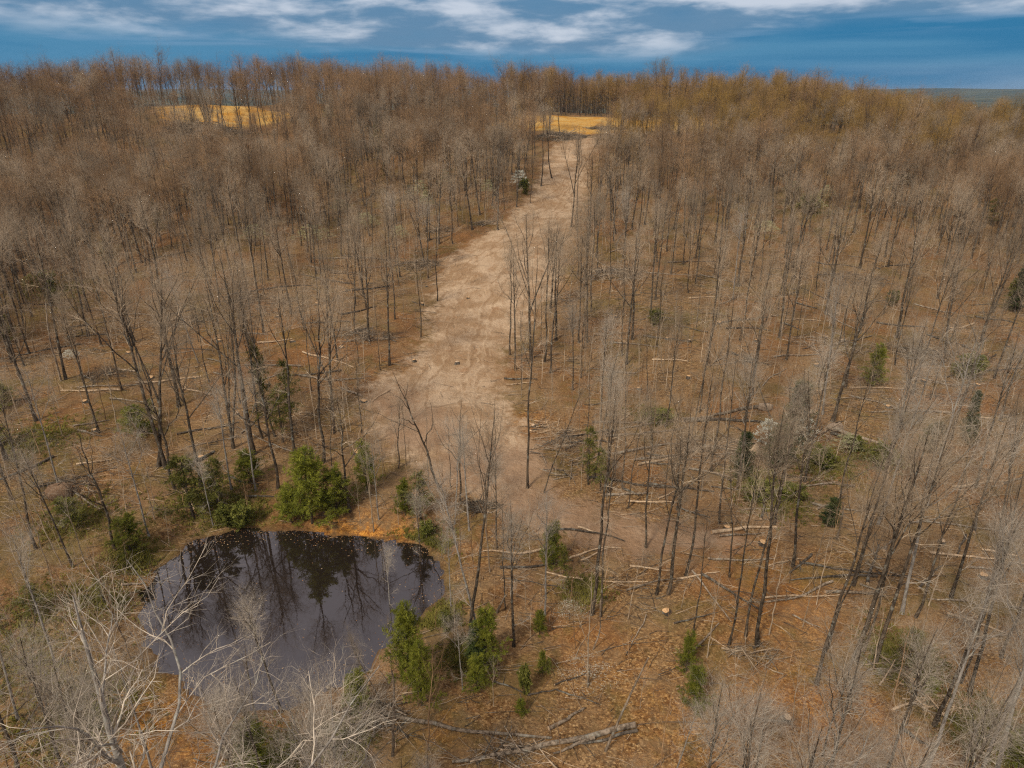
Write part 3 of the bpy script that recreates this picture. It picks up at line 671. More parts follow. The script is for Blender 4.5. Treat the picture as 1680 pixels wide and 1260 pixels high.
for i in range(N):
    x, y, d, px, py = cx[i], cyy[i], dcand[i], cpx[i], cpy[i]
    if sT[i] < (2.6 if py < 420 else 1.2) or sF[i] < 1.5 or sP[i] < 1.5: continue
    if 560 < px < 1000 and 1180 < py < 1300: continue
    r = spacing(px, py, d)
    if px < 900 and d > 250: r = max(r, 3.5)
    if px < 1010 and d > 296: r = 3.2 if px > 850 else 4.2
    if px < 1010 and d > (430 if px > 850 else 345): continue
    if px >= 1010 and d > 300: r = 4.4
    # keep a window open in front of the fields so they stay visible
    if 225 < px < 485 and 188 < py < 290 and R_.random() < .90: continue
    if (880 < px < 1015 and 210 < py < 300 and R_.random() < .85) or (1015 <= px < 1190 and 208 < py < 250 and R_.random() < .25): continue
    if G.near(x, y, r): continue
    G.put(x, y)
    gold = np.clip((px - 800) / 250, 0, 1) * np.clip((330 - py) / 60, 0, 1)  # where the sunny patch is painted: gold crowns at upper right
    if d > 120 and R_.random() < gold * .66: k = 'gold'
    elif d > 135 or (px < 300 and py < 480): k = 'brown' if R_.random() < (.84 if py < 250 else .42) else R_.choice(['tall', 'slim', 'fork'])
    elif py > 760: k = R_.choice(['pale', 'pale', 'slim', 'tall'])
    else: k = R_.choice(['tall', 'tall', 'slim', 'fork', 'pale'])
    T_LIST.append([x, y, cz[i], k, None, (0, 0), px, py])
for t in T_LIST:
    if t[4] is None: t[4] = R_.uniform(*defH[t[3]]) * (R_.uniform(.86, 1.04) if math.hypot(t[0], t[1]) < 190 else R_.uniform(.62, .98) * (1 + .10 * math.sin(t[0] * .13) + .07 * math.sin(t[0] * .31 + 2)))

# saplings
S_LIST = []
GS = Grid(2.0)
rng = np.random.default_rng(12)
M = 20000
ds = np.sqrt(rng.uniform(20.0 ** 2, 190.0 ** 2, M)); as_ = rng.uniform(-.84, .84, M)
sx, sy = ds * np.sin(as_), ds * np.cos(as_); sz = hgt(sx, sy); spx, spy = project(sx, sy, sz)
tT = sdf_poly(sx, sy, TRACK); tP = sdf_poly(sx, sy, POND); tF = np.minimum(sdf_poly(sx, sy, FIELD1), sdf_poly(sx, sy, FIELD2))
cl = np.sin(sx * .13 + 2) * np.cos(sy * .11) + np.sin(sx * .05 - sy * .07)
for i in range(M):
    if tT[i] < .8 or tP[i] < .5 or tF[i] < 1: continue
    r = 2.6 - .8 * cl[i]
    if spy[i] > 850: r *= .95
    if GS.near(sx[i], sy[i], max(r, 1.7)) or G.near(sx[i], sy[i], .9): continue
    GS.put(sx[i], sy[i])
    S_LIST.append([sx[i], sy[i], sz[i], 'sapling', R_.uniform(2.8, 8.0) * (1 if R_.random() < .7 else 1.3), (R_.gauss(0, .05), R_.gauss(0, .05)), spx[i], spy[i]])

def screen_size(t):
    x, y, z, hh = t[0], t[1], t[2], t[4]
    a = project(x, y, z); b = project(x, y, z + hh)
    x0, x1 = sorted((float(a[0]), float(b[0]))); y0, y1 = sorted((float(a[1]), float(b[1])))
    f = y * cp - (z - CAMZ) * sp
    if f < 3 or x1 < -90 or x0 > W + 90 or y0 > H + 40: return 0
    yy0, yy1 = max(y0, 0), min(y1, H)
    return max(0, yy1 - yy0) * (1 if -20 < x1 and x0 < W + 20 else .4) * 600 / f
def split(L, n):
    # things hidden from the frame are dropped, unless they stand just outside it
    sc = [(screen_size(t), i) for i, t in enumerate(L)]
    sc.sort(reverse=True)
    ind = [L[i] for s, i in sc[:n] if s > 0]; rest = [L[i] for s, i in sc[n:]]
    return ind, rest
PROTO_OBJ = {}    # mesh index -> (trunk object, crown object)
desc_kind = {'tall': 'tall dark-trunked bare tree', 'fork': 'fork-trunked dark bare tree', 'slim': 'slim dark bare tree', 'crook': 'crooked dark bare tree', 'multi': 'many-stemmed dark bare tree', 'pale': 'pale-crowned bare tree',
             'wide': 'wide-spreading pale bare tree', 'brown': 'brown-crowned bare tree', 'gold': 'gold sunlight-tinted bare tree', 'sapling': 'thin bare sapling'}
def place(t, name, pool, group):
    k = R_.choice(KINDS[t[3]]); tm, cm, hh, _ = MESHES[k]
    s = t[4] / hh
    o = empty(name, (t[0], t[1], t[2] - .05), R_.uniform(0, 6.28), 1.0)
    w = s * R_.uniform(.92, 1.1)
    o.scale = (w, w, s)
    if t[5] != (0, 0):
        o.rotation_euler = (-t[5][1], t[5][0], o.rotation_euler[2]); o.rotation_mode = 'XYZ'
    else:
        o.rotation_euler[0] = R_.gauss(0, .04); o.rotation_euler[1] = R_.gauss(0, .04)
    a = link('trunk', tm, o); b = link('crown', cm, o)
    PROTO_OBJ.setdefault(k, (a, b))
    o['category'] = 'sapling' if t[3] == 'sapling' else 'tree'; o['group'] = group
    want_label(o, desc_kind[t[3]], t[6], t[7], pool)
    return o

def stuff_instances(name, pts, label, cat):
    """ONE object: points that carry copies of the tree shapes built above"""
    me = bpy.data.meshes.new(name); me.vertices.add(len(pts))
    me.vertices.foreach_set('co', np.array([p[:3] for p in pts], np.float32).ravel())
    idx = []; rot = []; scl = []
    for p in pts:
        ks = [k for k in KINDS[p[3]] if k in PROTO_OBJ] or [k for k in PROTO_OBJ if MESHES[k][3] != 'sapling']
        k = R_.choice(ks); idx.append(k); s = p[4] / MESHES[k][2]; w = s * R_.uniform(.9, 1.45); scl.append((w, w, s))
        rot.append((R_.gauss(0, .06), R_.gauss(0, .06), R_.uniform(0, 6.28)))
    a = me.attributes.new('idx', 'INT', 'POINT'); a.data.foreach_set('value', np.array(idx, np.int32))
    a = me.attributes.new('rot', 'FLOAT_VECTOR', 'POINT'); a.data.foreach_set('vector', np.array(rot, np.float32).ravel())
    a = me.attributes.new('scl', 'FLOAT_VECTOR', 'POINT'); a.data.foreach_set('vector', np.array(scl, np.float32).ravel())
    o = link(name, me)
    ng = bpy.data.node_groups.new(name, 'GeometryNodeTree')
    ng.interface.new_socket('Geometry', in_out='INPUT', socket_type='NodeSocketGeometry'); ng.interface.new_socket('Geometry', in_out='OUTPUT', socket_type='NodeSocketGeometry')
    n = ng.nodes; l = ng.links
    gi = n.new('NodeGroupInput'); go = n.new('NodeGroupOutput'); jo = n.new('GeometryNodeJoinGeometry')
    def named(nm, ty):
        x = n.new('GeometryNodeInputNamedAttribute'); x.data_type = ty; x.inputs['Name'].default_value = nm
        return [s for s in x.outputs if s.enabled and s.name == 'Attribute'][0]
    ai, ar, asx = named('idx', 'INT'), named('rot', 'FLOAT_VECTOR'), named('scl', 'FLOAT_VECTOR')
    er = n.new('FunctionNodeEulerToRotation'); l.new(ar, er.inputs[0])
    for k in sorted(set(idx)):
        cmp = n.new('FunctionNodeCompare'); cmp.data_type = 'INT'; cmp.operation = 'EQUAL'
        ins = [s for s in cmp.inputs if s.enabled]; l.new(ai, ins[0]); ins[1].default_value = k
        jj = n.new('GeometryNodeJoinGeometry')
        for ob in PROTO_OBJ[k]:
            oi = n.new('GeometryNodeObjectInfo'); oi.transform_space = 'ORIGINAL'; oi.inputs['Object'].default_value = ob; oi.inputs['As Instance'].default_value = True
            l.new(oi.outputs['Geometry'], jj.inputs[0])
        ip = n.new('GeometryNodeInstanceOnPoints')
        l.new(gi.outputs[0], ip.inputs['Points']); l.new(cmp.outputs[0], ip.inputs['Selection']); l.new(jj.outputs[0], ip.inputs['Instance'])
        l.new(er.outputs[0], ip.inputs['Rotation']); l.new(asx, ip.inputs['Scale'])
        l.new(ip.outputs[0], jo.inputs[0])
    l.new(jo.outputs[0], go.inputs[0])
    md = o.modifiers.new('spread', 'NODES'); md.node_group = ng
    return tag(o, label, cat, kind='stuff')

ind, rest = split(T_LIST, 300)
for k in KINDS:      # make sure each shape used by the far wood exists among the single trees
    pass
for t in ind: place(t, 'bare_tree', 'tree', 'leafless trees of the wood')
have = {MESHES[k][3] for k in PROTO_OBJ}
def force(kindname, n):
    """swap in further individual trees from the far wood so that their shapes stand as objects"""
    out = []
    for k in KINDS[kindname]:
        if k in PROTO_OBJ: continue
        c = [t for t in rest if t[3] == kindname and screen_size(t) > 0]
        if not c: continue
        t = max(c, key=screen_size); rest.remove(t)
        tm, cm, hh, _ = MESHES[k]; o = empty('bare_tree', (t[0], t[1], t[2] - .05), R_.uniform(0, 6.28), t[4] / hh)
        PROTO_OBJ[k] = (link('trunk', tm, o), link('crown', cm, o)); o['category'] = 'tree'; o['group'] = 'leafless trees of the wood'
        want_label(o, desc_kind[kindname], t[6], t[7], 'tree')
for kn in ('gold', 'brown', 'tall', 'slim', 'fork', 'pale'): force(kn, 1)
sind, srest = split(S_LIST, 298)
for t in sind: place(t, 'sapling', 'sapling', 'leafless saplings under the trees')
print('trees', len(T_LIST), 'saplings', len(S_LIST))
stuff_instances('distant_wood', rest, 'dense leafless wood covering the far slopes and ridge', 'woodland')
if srest: stuff_instances('distant_saplings', srest, 'thin leafless undergrowth among the farther trees', 'undergrowth')

# ------------------------------------------------------------------ evergreens and bushes
def conifer(seed, Ht, wid, kind):
    rng = np.random.default_rng(seed); g = Geo(); c = Geo()
    K = 8; zs = np.linspace(0, Ht, K); off = np.cumsum(rng.normal(0, .02, (K, 2)) * Ht / K, 0); off[0] = 0
    T = np.stack([off[:, 0], off[:, 1], zs], 1)[None]; T[0, 0, 2] = -.4
    r0 = .012 * Ht + .02; g.tubes(T, (r0 * np.linspace(1, .12, K))[None], 6)
    if kind == 'pine':   t0, t1, nb, ang, prof = .06, .98, int(62), 1.25, lambda t: wid * (1 - t) ** .6 * (.85 + .3 * np.sin(t * 23))
    elif kind == 'cedar': t0, t1, nb, ang, prof = .05, .99, int(70), .85, lambda t: wid * (1 - t) ** .9 * np.minimum(1, .55 + t * 4)
    elif kind == 'hemlock': t0, t1, nb, ang, prof = .22, .98, int(46), 1.45, lambda t: wid * (1 - t) ** .6 * (.65 + .4 * np.sin(t * 31))
    else: t0, t1, nb, ang, prof = .05, .9, 40, .8, lambda t: wid * (1 - t * .4)
    P, R = spawn(rng, T, (r0 * np.linspace(1, .12, K))[None], nb, t0, t1, ang, lambda t, i: prof(t) + .12, 6, {'pine': .10, 'cedar': .12, 'hemlock': -.05}.get(kind, .12), .09, .4, .035, .25)
    g.tubes(P, R, 3)
    P2, R2 = spawn(rng, P, R, 9, .12, 1.0, .85, lambda t, i: (.28 + .30 * wid / 2) * (1.15 - .6 * t), 4, .02 if kind != 'hemlock' else -.06, .15, .6, .012, .3)
    g.tubes(P2, R2, 3)
    n = {'pine': 38, 'cedar': 34, 'hemlock': 24}.get(kind, 16)
    idx = np.repeat(np.arange(len(P2)), n); t = rng.random(len(idx)); C, D = lerp_path(P2, idx, t)
    # gaps between the sprays
    keep = np.sin(C[:, 0] * 2.3 + seed) * np.sin(C[:, 1] * 2.1 + seed * 2) * np.sin(C[:, 2] * 2.7) > {'pine': -.42, 'cedar': -.55, 'hemlock': -.12}.get(kind, -.5)
    C, D = C[keep], D[keep]; N = len(C)
    A = unit(D + rng.normal(0, .75, D.shape) + np.array([0, 0, .15])); ln = {'pine': .095, 'cedar': .075, 'hemlock': .09}.get(kind, .09) * rng.uniform(.6, 1.4, N)
    u, v = frame(A); ph = rng.random(N) * 6.28; B = np.cos(ph)[:, None] * u + np.sin(ph)[:, None] * v
    C = C + rng.normal(0, .05, C.shape)
    c.quads(C + A * ln[:, None] * .5, A * ln[:, None], B * (ln * {'pine': .34, 'cedar': .6, 'hemlock': .5}.get(kind, .9))[:, None])
    mat = {'pine': M_pine, 'cedar': M_cedar, 'hemlock': M_hem, 'bush': M_bush}[kind]
    return g.mesh('trunk', M_trunk), c.mesh('crown', mat, False), Ht
CON = {'pine': [conifer(61, 5.5, 2.3, 'pine'), conifer(62, 6.5, 2.0, 'pine')], 'cedar': [conifer(63, 6.0, 1.35, 'cedar'), conifer(64, 7.5, 1.5, 'cedar')],
       'hemlock': [conifer(65, 9.0, 2.4, 'hemlock'), conifer(66, 7.0, 2.2, 'hemlock')], 'bush': [conifer(67, 1.6, 1.0, 'bush'), conifer(68, 2.2, 1.3, 'bush')]}
cn = {'pine': 'young_pine', 'cedar': 'cedar', 'hemlock': 'hemlock', 'bush': 'green_bush'}
def evergreen(px, py, kind, toppx, width, label, wm=1.0):
    p = hit(px, py); d = ray(px, toppx); s = p[1] / d[1]; hh = max(.5, CAMZ + d[2] * s - p[2])
    f = p[1] * cp - (p[2] - CAMZ) * sp; wd = width / FPX * f      # width in metres
    tm, cm, h0 = R_.choice(CON[kind])[:3]; wid0 = {'pine': 3.0, 'cedar': 2.0, 'hemlock': 3.3, 'bush': 1.9}[kind]
    o = empty(cn[kind], (p[0], p[1], p[2] - .03), R_.uniform(0, 6.28)); o.scale = (wd / wid0, wd / wid0, hh / h0)
    link('trunk', tm, o); link('crown', cm, o); o['category'] = 'bush' if kind == 'bush' else 'evergreen tree'; o['group'] = 'evergreens and green bushes in the wood'
    if label: o['label'] = label
    else: want_label(o, {'pine': 'small bright green pine', 'cedar': 'small dark green cedar', 'hemlock': 'thin olive hemlock', 'bush': 'low yellow-green bush'}[kind], px, py, 'evergreen' if kind != 'bush' else 'bush')
EV = [
 (512, 858, 'pine', 742, 82, 'big bushy bright green pine on the far bank of the pond'), (555, 845, 'pine', 765, 62, 'dark side pine growing against the big bushy pine on the pond bank'), (478, 858, 'pine', 802, 50, 'low broad pine at the left foot of the big pond-bank pine'),
 (603, 805, 'pine', 728, 42, 'small pointed pine beside the orange stump, right of the pond pine'), (318, 850, 'hemlock', 745, 85, 'wide olive hemlock above the left part of the pond'), (362, 845, 'hemlock', 752, 60, 'loose hemlock just left of the pale drooping tree by the pond'),
 (412, 790, 'pine', 742, 50, 'small bright pine top behind the pale drooping tree'), (690, 855, 'hemlock', 775, 60, 'olive hemlock behind grey branches above the right end of the pond'), (665, 845, 'pine', 790, 34, None),
 (215, 905, 'pine', 848, 58, 'bright green pine left of the pond beside the crooked trunk'), (120, 868, 'hemlock', 815, 70, None), (172, 990, 'hemlock', 935, 36, None),
 (672, 1125, 'pine', 998, 70, 'upper tier of the big green pine at the right corner of the pond'), (692, 1158, 'pine', 1060, 56, 'lower green pine joined to the big one at the pond corner'), (800, 1095, 'pine', 998, 56, 'bright green pine just right of the forked pair of dark trunks'),
 (782, 1090, 'cedar', 1025, 42, 'dark blue-green cedar at the foot of the forked pair of trunks'), (785, 1130, 'pine', 1075, 44, 'low dull pine in front of the dark blue-green cedar'), (588, 1165, 'pine', 1105, 50, 'green pine on the near right shore of the pond'),
 (425, 1290, 'pine', 1188, 92, 'round bright green pine at the bottom edge below the pond'), (905, 935, 'pine', 860, 40, 'narrow green pine right of the pond beside pale sticks'), (925, 945, 'hemlock', 895, 26, None),
 (885, 1040, 'pine', 1003, 26, None), (890, 1105, 'pine', 1068, 20, None), (900, 1105, 'hemlock', 1080, 20, None), (860, 1140, 'bush', 1105, 24, None), (855, 1172, 'pine', 1148, 22, None), (1125, 1100, 'pine', 1038, 34, 'upper narrow pine of the stacked pair right of bottom middle'),
 (1138, 1165, 'pine', 1095, 46, 'lower bright pine of the stacked pair right of bottom middle'), (1297, 728, 'cedar', 630, 58, 'tall dark pointed cedar standing among the right-hand logs'), (1275, 765, 'cedar', 700, 60, 'dark cedar below the white blossom among the right logs'),
 (1213, 782, 'cedar', 712, 40, 'round-topped dark cedar left of the white blossom'), (1360, 862, 'cedar', 818, 34, None), (1583, 722, 'cedar', 643, 26, 'narrow blue-green cedar far right in front of the fallen branchy top'), (1592, 730, 'cedar', 690, 22, None),
 (1530, 742, 'cedar', 695, 38, None), (1518, 735, 'pine', 700, 26, None), (1430, 632, 'pine', 566, 36, 'small pine with bare stem high on the right slope'), (1664, 512, 'cedar', 442, 34, 'dark cedar clump at the right edge of the picture'), (1650, 512, 'hemlock', 455, 22, None),
 (1462, 503, 'bush', 482, 20, None), (1588, 622, 'bush', 590, 42, None), (1570, 618, 'bush', 600, 26, None), (1075, 532, 'bush', 514, 26, None), (1082, 692, 'bush', 676, 40, None), (965, 795, 'hemlock', 700, 44, 'olive hemlock hidden behind grey twigs right of the clearing'), (985, 805, 'hemlock', 735, 36, None),
 (440, 712, 'hemlock', 560, 44, 'sparse tall hemlock among thin trunks left of the clearing'), (478, 700, 'hemlock', 590, 50, 'second sparse hemlock, right of the tall one left of the clearing'), (465, 725, 'hemlock', 635, 44, None), (225, 712, 'pine', 668, 52, None), (250, 690, 'hemlock', 655, 30, None),
 (1485, 1105, 'hemlock', 1030, 60, 'low wide hemlock shrub under pale limbs lower right'), (1526, 1140, 'pine', 1115, 26, None), (1668, 1262, 'pine', 1185, 50, 'green pine at the right edge near the bottom'), (8, 560, 'pine', 512, 40, None), (5, 668, 'pine', 630, 50, None), (8, 730, 'hemlock', 695, 40, None),
 (60, 1010, 'hemlock', 960, 50, None), (170, 1215, 'hemlock', 1160, 70, None), (545, 1238, 'bush', 1200, 40, None), (400, 865, 'bush', 835, 40, None), (370, 862, 'bush', 838, 34, None),
 (622, 262, 'hemlock', 198, 22, None), (636, 300, 'hemlock', 262, 26, None), (672, 328, 'cedar', 304, 16, None), (412, 300, 'hemlock', 252, 18, None), (1325, 352, 'bush', 325, 30, None), (75, 478, 'bush', 455, 44, None), (88, 498, 'bush', 480, 26, None), (55, 492, 'hemlock', 452, 40, None),
 (1602, 262, 'cedar', 215, 44, None), (1570, 262, 'cedar', 228, 28, None), (1640, 290, 'cedar', 255, 36, None), (1480, 302, 'cedar', 268, 30, None), (1625, 370, 'hemlock', 325, 36, None), (700, 880, 'bush', 862, 30, None), (730, 1035, 'bush', 1012, 26, None), (1345, 765, 'bush', 742, 44, None), (1440, 765, 'bush', 738, 36, None),
 (1400, 740, 'bush', 722, 30, None), (1300, 820, 'bush', 800, 40, None), (1240, 820, 'bush', 795, 44, None), (185, 175, 'cedar', 160, 10, None), (520, 218, 'cedar', 188, 12, None), (180, 440, 'hemlock', 395, 30, None), (262, 378, 'hemlock', 330, 22, None), (860, 318, 'bush', 300, 20, None)]
for e in EV: evergreen(e[0], e[1], e[2], e[3], e[4], e[5])

# flowering shrubs
def blossom_shrub(seed, mat, N=2600, sz=1.0):
    rng = np.random.default_rng(seed)
    t, c, h = make_tree_meshes(seed, 4.0, .05, crown0=.25, leaders=6, lead_ang=1.0, limb_L=1.1, limb_ang=.8, nl=4, n3=3, n4=2, wob=.06, up=.02, lead_up=.0)
    g = Geo()
    th = rng.random(N) * 6.28; rr = np.sqrt(rng.random(N)) * 2.1; lay = rng.integers(0, 5, N)
    z = 1.6 + lay * .55 + rng.normal(0, .07, N) + .12 * np.sin(th * 3 + lay); rr = rr * (1.1 - lay * .16)
    C = np.stack([rr * np.cos(th), rr * np.sin(th), z], 1)
    k = np.sin(C[:, 0] * 3 + lay * 2.0 + seed) * np.sin(C[:, 1] * 3.3 + lay) > -.05; C = C[k]; N = len(C)
    A = unit(rng.normal(0, 1, (N, 3)) * np.array([1, 1, .35])); u, v = frame(A); s = rng.uniform(.045, .10, N)[:, None] * sz
    g.quads(C, A * s, v * s * 1.6)
    return t, c, g.mesh('blossom', mat, False)
BL = [blossom_shrub(71, M_white), blossom_shrub(72, M_cream), blossom_shrub(73, M_white, 1900, .55)]
def flowering(px, py, hh, wd, k, label):
    p = hit(px, py); o = empty('flowering_shrub', (p[0], p[1], p[2] - .05), R_.uniform(0, 6.28)); o.scale = (wd / 4.2, wd / 4.2, hh / 4.0)
    t, c, b = BL[k]; link('trunk', t, o); link('crown', c, o); link('blossom', b, o)
    o['category'] = 'flowering shrub'; o['group'] = 'pale flowering shrubs in the wood'
    if label: o['label'] = label
    else: want_label(o, 'pale flowering shrub', px, py, 'shrub')
for f in [(852, 312, 5.0, 5.0, 0, 'bright white flowering shrub left of the track below the golden field'), (1258, 735, 3.6, 3.6, 0, 'white blossoming shrub beside the tall dark cedar on the right'), (1312, 740, 4.2, 4.0, 2, 'thin white blossom right of the tall dark cedar'),
          (965, 1120, 1.6, 4.6, 2, 'low white-speckled bush in the leaf litter right of bottom middle'), (935, 1015, 1.4, 3.0, 2, None), (515, 400, 4.0, 9.0, 1, 'wide creamy flowering patch on the upper left slope'), (600, 378, 4.0, 7.0, 1, None), (560, 352, 3.5, 6, 1, None),
          (655, 395, 3.2, 5.0, 1, None), (690, 330, 5.0, 5.0, 1, None), (700, 345, 4.5, 4.0, 1, None), (1330, 345, 3.5, 6.5, 1, 'creamy flowering shrub beside the pale green bush upper right'), (1355, 330, 4, 5.0, 1, None), (1300, 320, 3.5, 5.0, 1, None), (68, 472, 3, 4.0, 0, None), (118, 590, 1.5, 2.5, 0, None),
          (1450, 765, 2.2, 4.0, 1, None), (1385, 745, 2.5, 3.5, 1, None), (730, 310, 5, 4, 1, None), (540, 200, 5, 4.0, 1, None), (1255, 385, 3, 6.0, 1, None), (420, 400, 4, 6, 1, None), (800, 322, 4, 4, 1, None)]:
    flowering(*f)

# ------------------------------------------------------------------ logs, stumps, brush heaps, rocks
def log_mesh(A, B, r, seed, branchy=0, mat=M_log, stand=False, dark=False):
    """geometry relative to A"""
    rng = np.random.default_rng(seed); n = 11
    t = np.linspace(0, 1, n); L = np.linalg.norm(B - A)
    P = A[None] * (1 - t[:, None]) + B[None] * t[:, None]
    side = unit(np.cross(B - A, [0, 0, 1.0])); P = P + side * (np.sin(t * 3.1 + seed) * L * .028 + np.cumsum(rng.normal(0, L * .010, n)))[:, None] * (t * (1 - t) * 4)[:, None]
    R = r * (1 - .55 * t)
    if not stand: P[:, 2] = hgt(P[:, 0], P[:, 1]) + R * .75 + .03 + .04 * np.abs(np.sin(t * 9 + seed))
    g = Geo(); g.tubes((P - A)[None], R[None], 9)
    b = Geo(); nb = 2 + branchy * 5
    C, RR = spawn(rng, (P - A)[None], R[None], nb, .35 if not branchy else .45, .98, .7, lambda tt, i: (.5 + (2.4 if branchy else 0)) * (1.2 - .4 * tt) * min(1.3, L / 7), 5, .03, .14, .45, .06)
    b.tubes(C, RR, 5)
    if branchy:
        C2, R2 = spawn(rng, C, RR, 6, .2, 1, .6, lambda tt, i: .9 + 0 * tt, 4, .02, .15, .6, .016); b.tubes(C2, R2, 3)
    e = Geo(); d0 = unit(P[0] - P[1]); u, v = frame(d0[None]); a = np.arange(12) * 2 * np.pi / 12
    c0 = P[0] - A + d0 * .004
    ring = c0 + R[0] * .97 * (np.cos(a)[:, None] * u + np.sin(a)[:, None] * v); V = np.vstack([c0[None], ring])
    e.raw(V, [(0, 1 + i, 1 + (i + 1) % 12) for i in range(12)])
    return g.mesh('stem', mat), b.mesh('branches', mat), e.mesh('cut_end', M_cut if mat is M_log_bare else M_cut_old, False)
def log(x0, y0, x1, y1, r=.13, branchy=0, mat=None, label=None, stand=0, seed=None):
    A, B = hitm([(x0, y0), (x1, y1)]); mat = mat or M_log; seed = seed or int(x0 * 7 + y0)
    if stand:
        d = ray(x1, y1); s = A[1] / d[1]; B = np.array([d[0] * s, A[1] - .4, CAMZ + d[2] * s])
    g, b, e = log_mesh(A, B, r, seed, branchy, mat, bool(stand))
    o = empty('dead_snag' if stand else 'fallen_log', tuple(A)); link('stem', g, o); link('branches', b, o)
    if not stand: link('cut_end', e, o)
    o['category'] = 'dead tree' if stand else 'log'; o['group'] = 'fallen logs on the forest floor' if not stand else 'standing dead snags'
    if label: o['label'] = label
    else:
        nm = 'short ' if math.hypot(x1 - x0, y1 - y0) < 55 else 'long '
        if stand: nm = 'bare '
        nm = '' if branchy else nm
        nm += {M_log: 'grey', M_log_dark: 'dark', M_log_bare: 'pale bare'}[mat] + (' branchy' if branchy else '')
        want_label(o, nm + (' snag' if stand else ' fallen log'), (x0 + x1) / 2, (y0 + y1) / 2, 'log' if not stand else 'snag')
LB, LDK = M_log_bare, M_log_dark
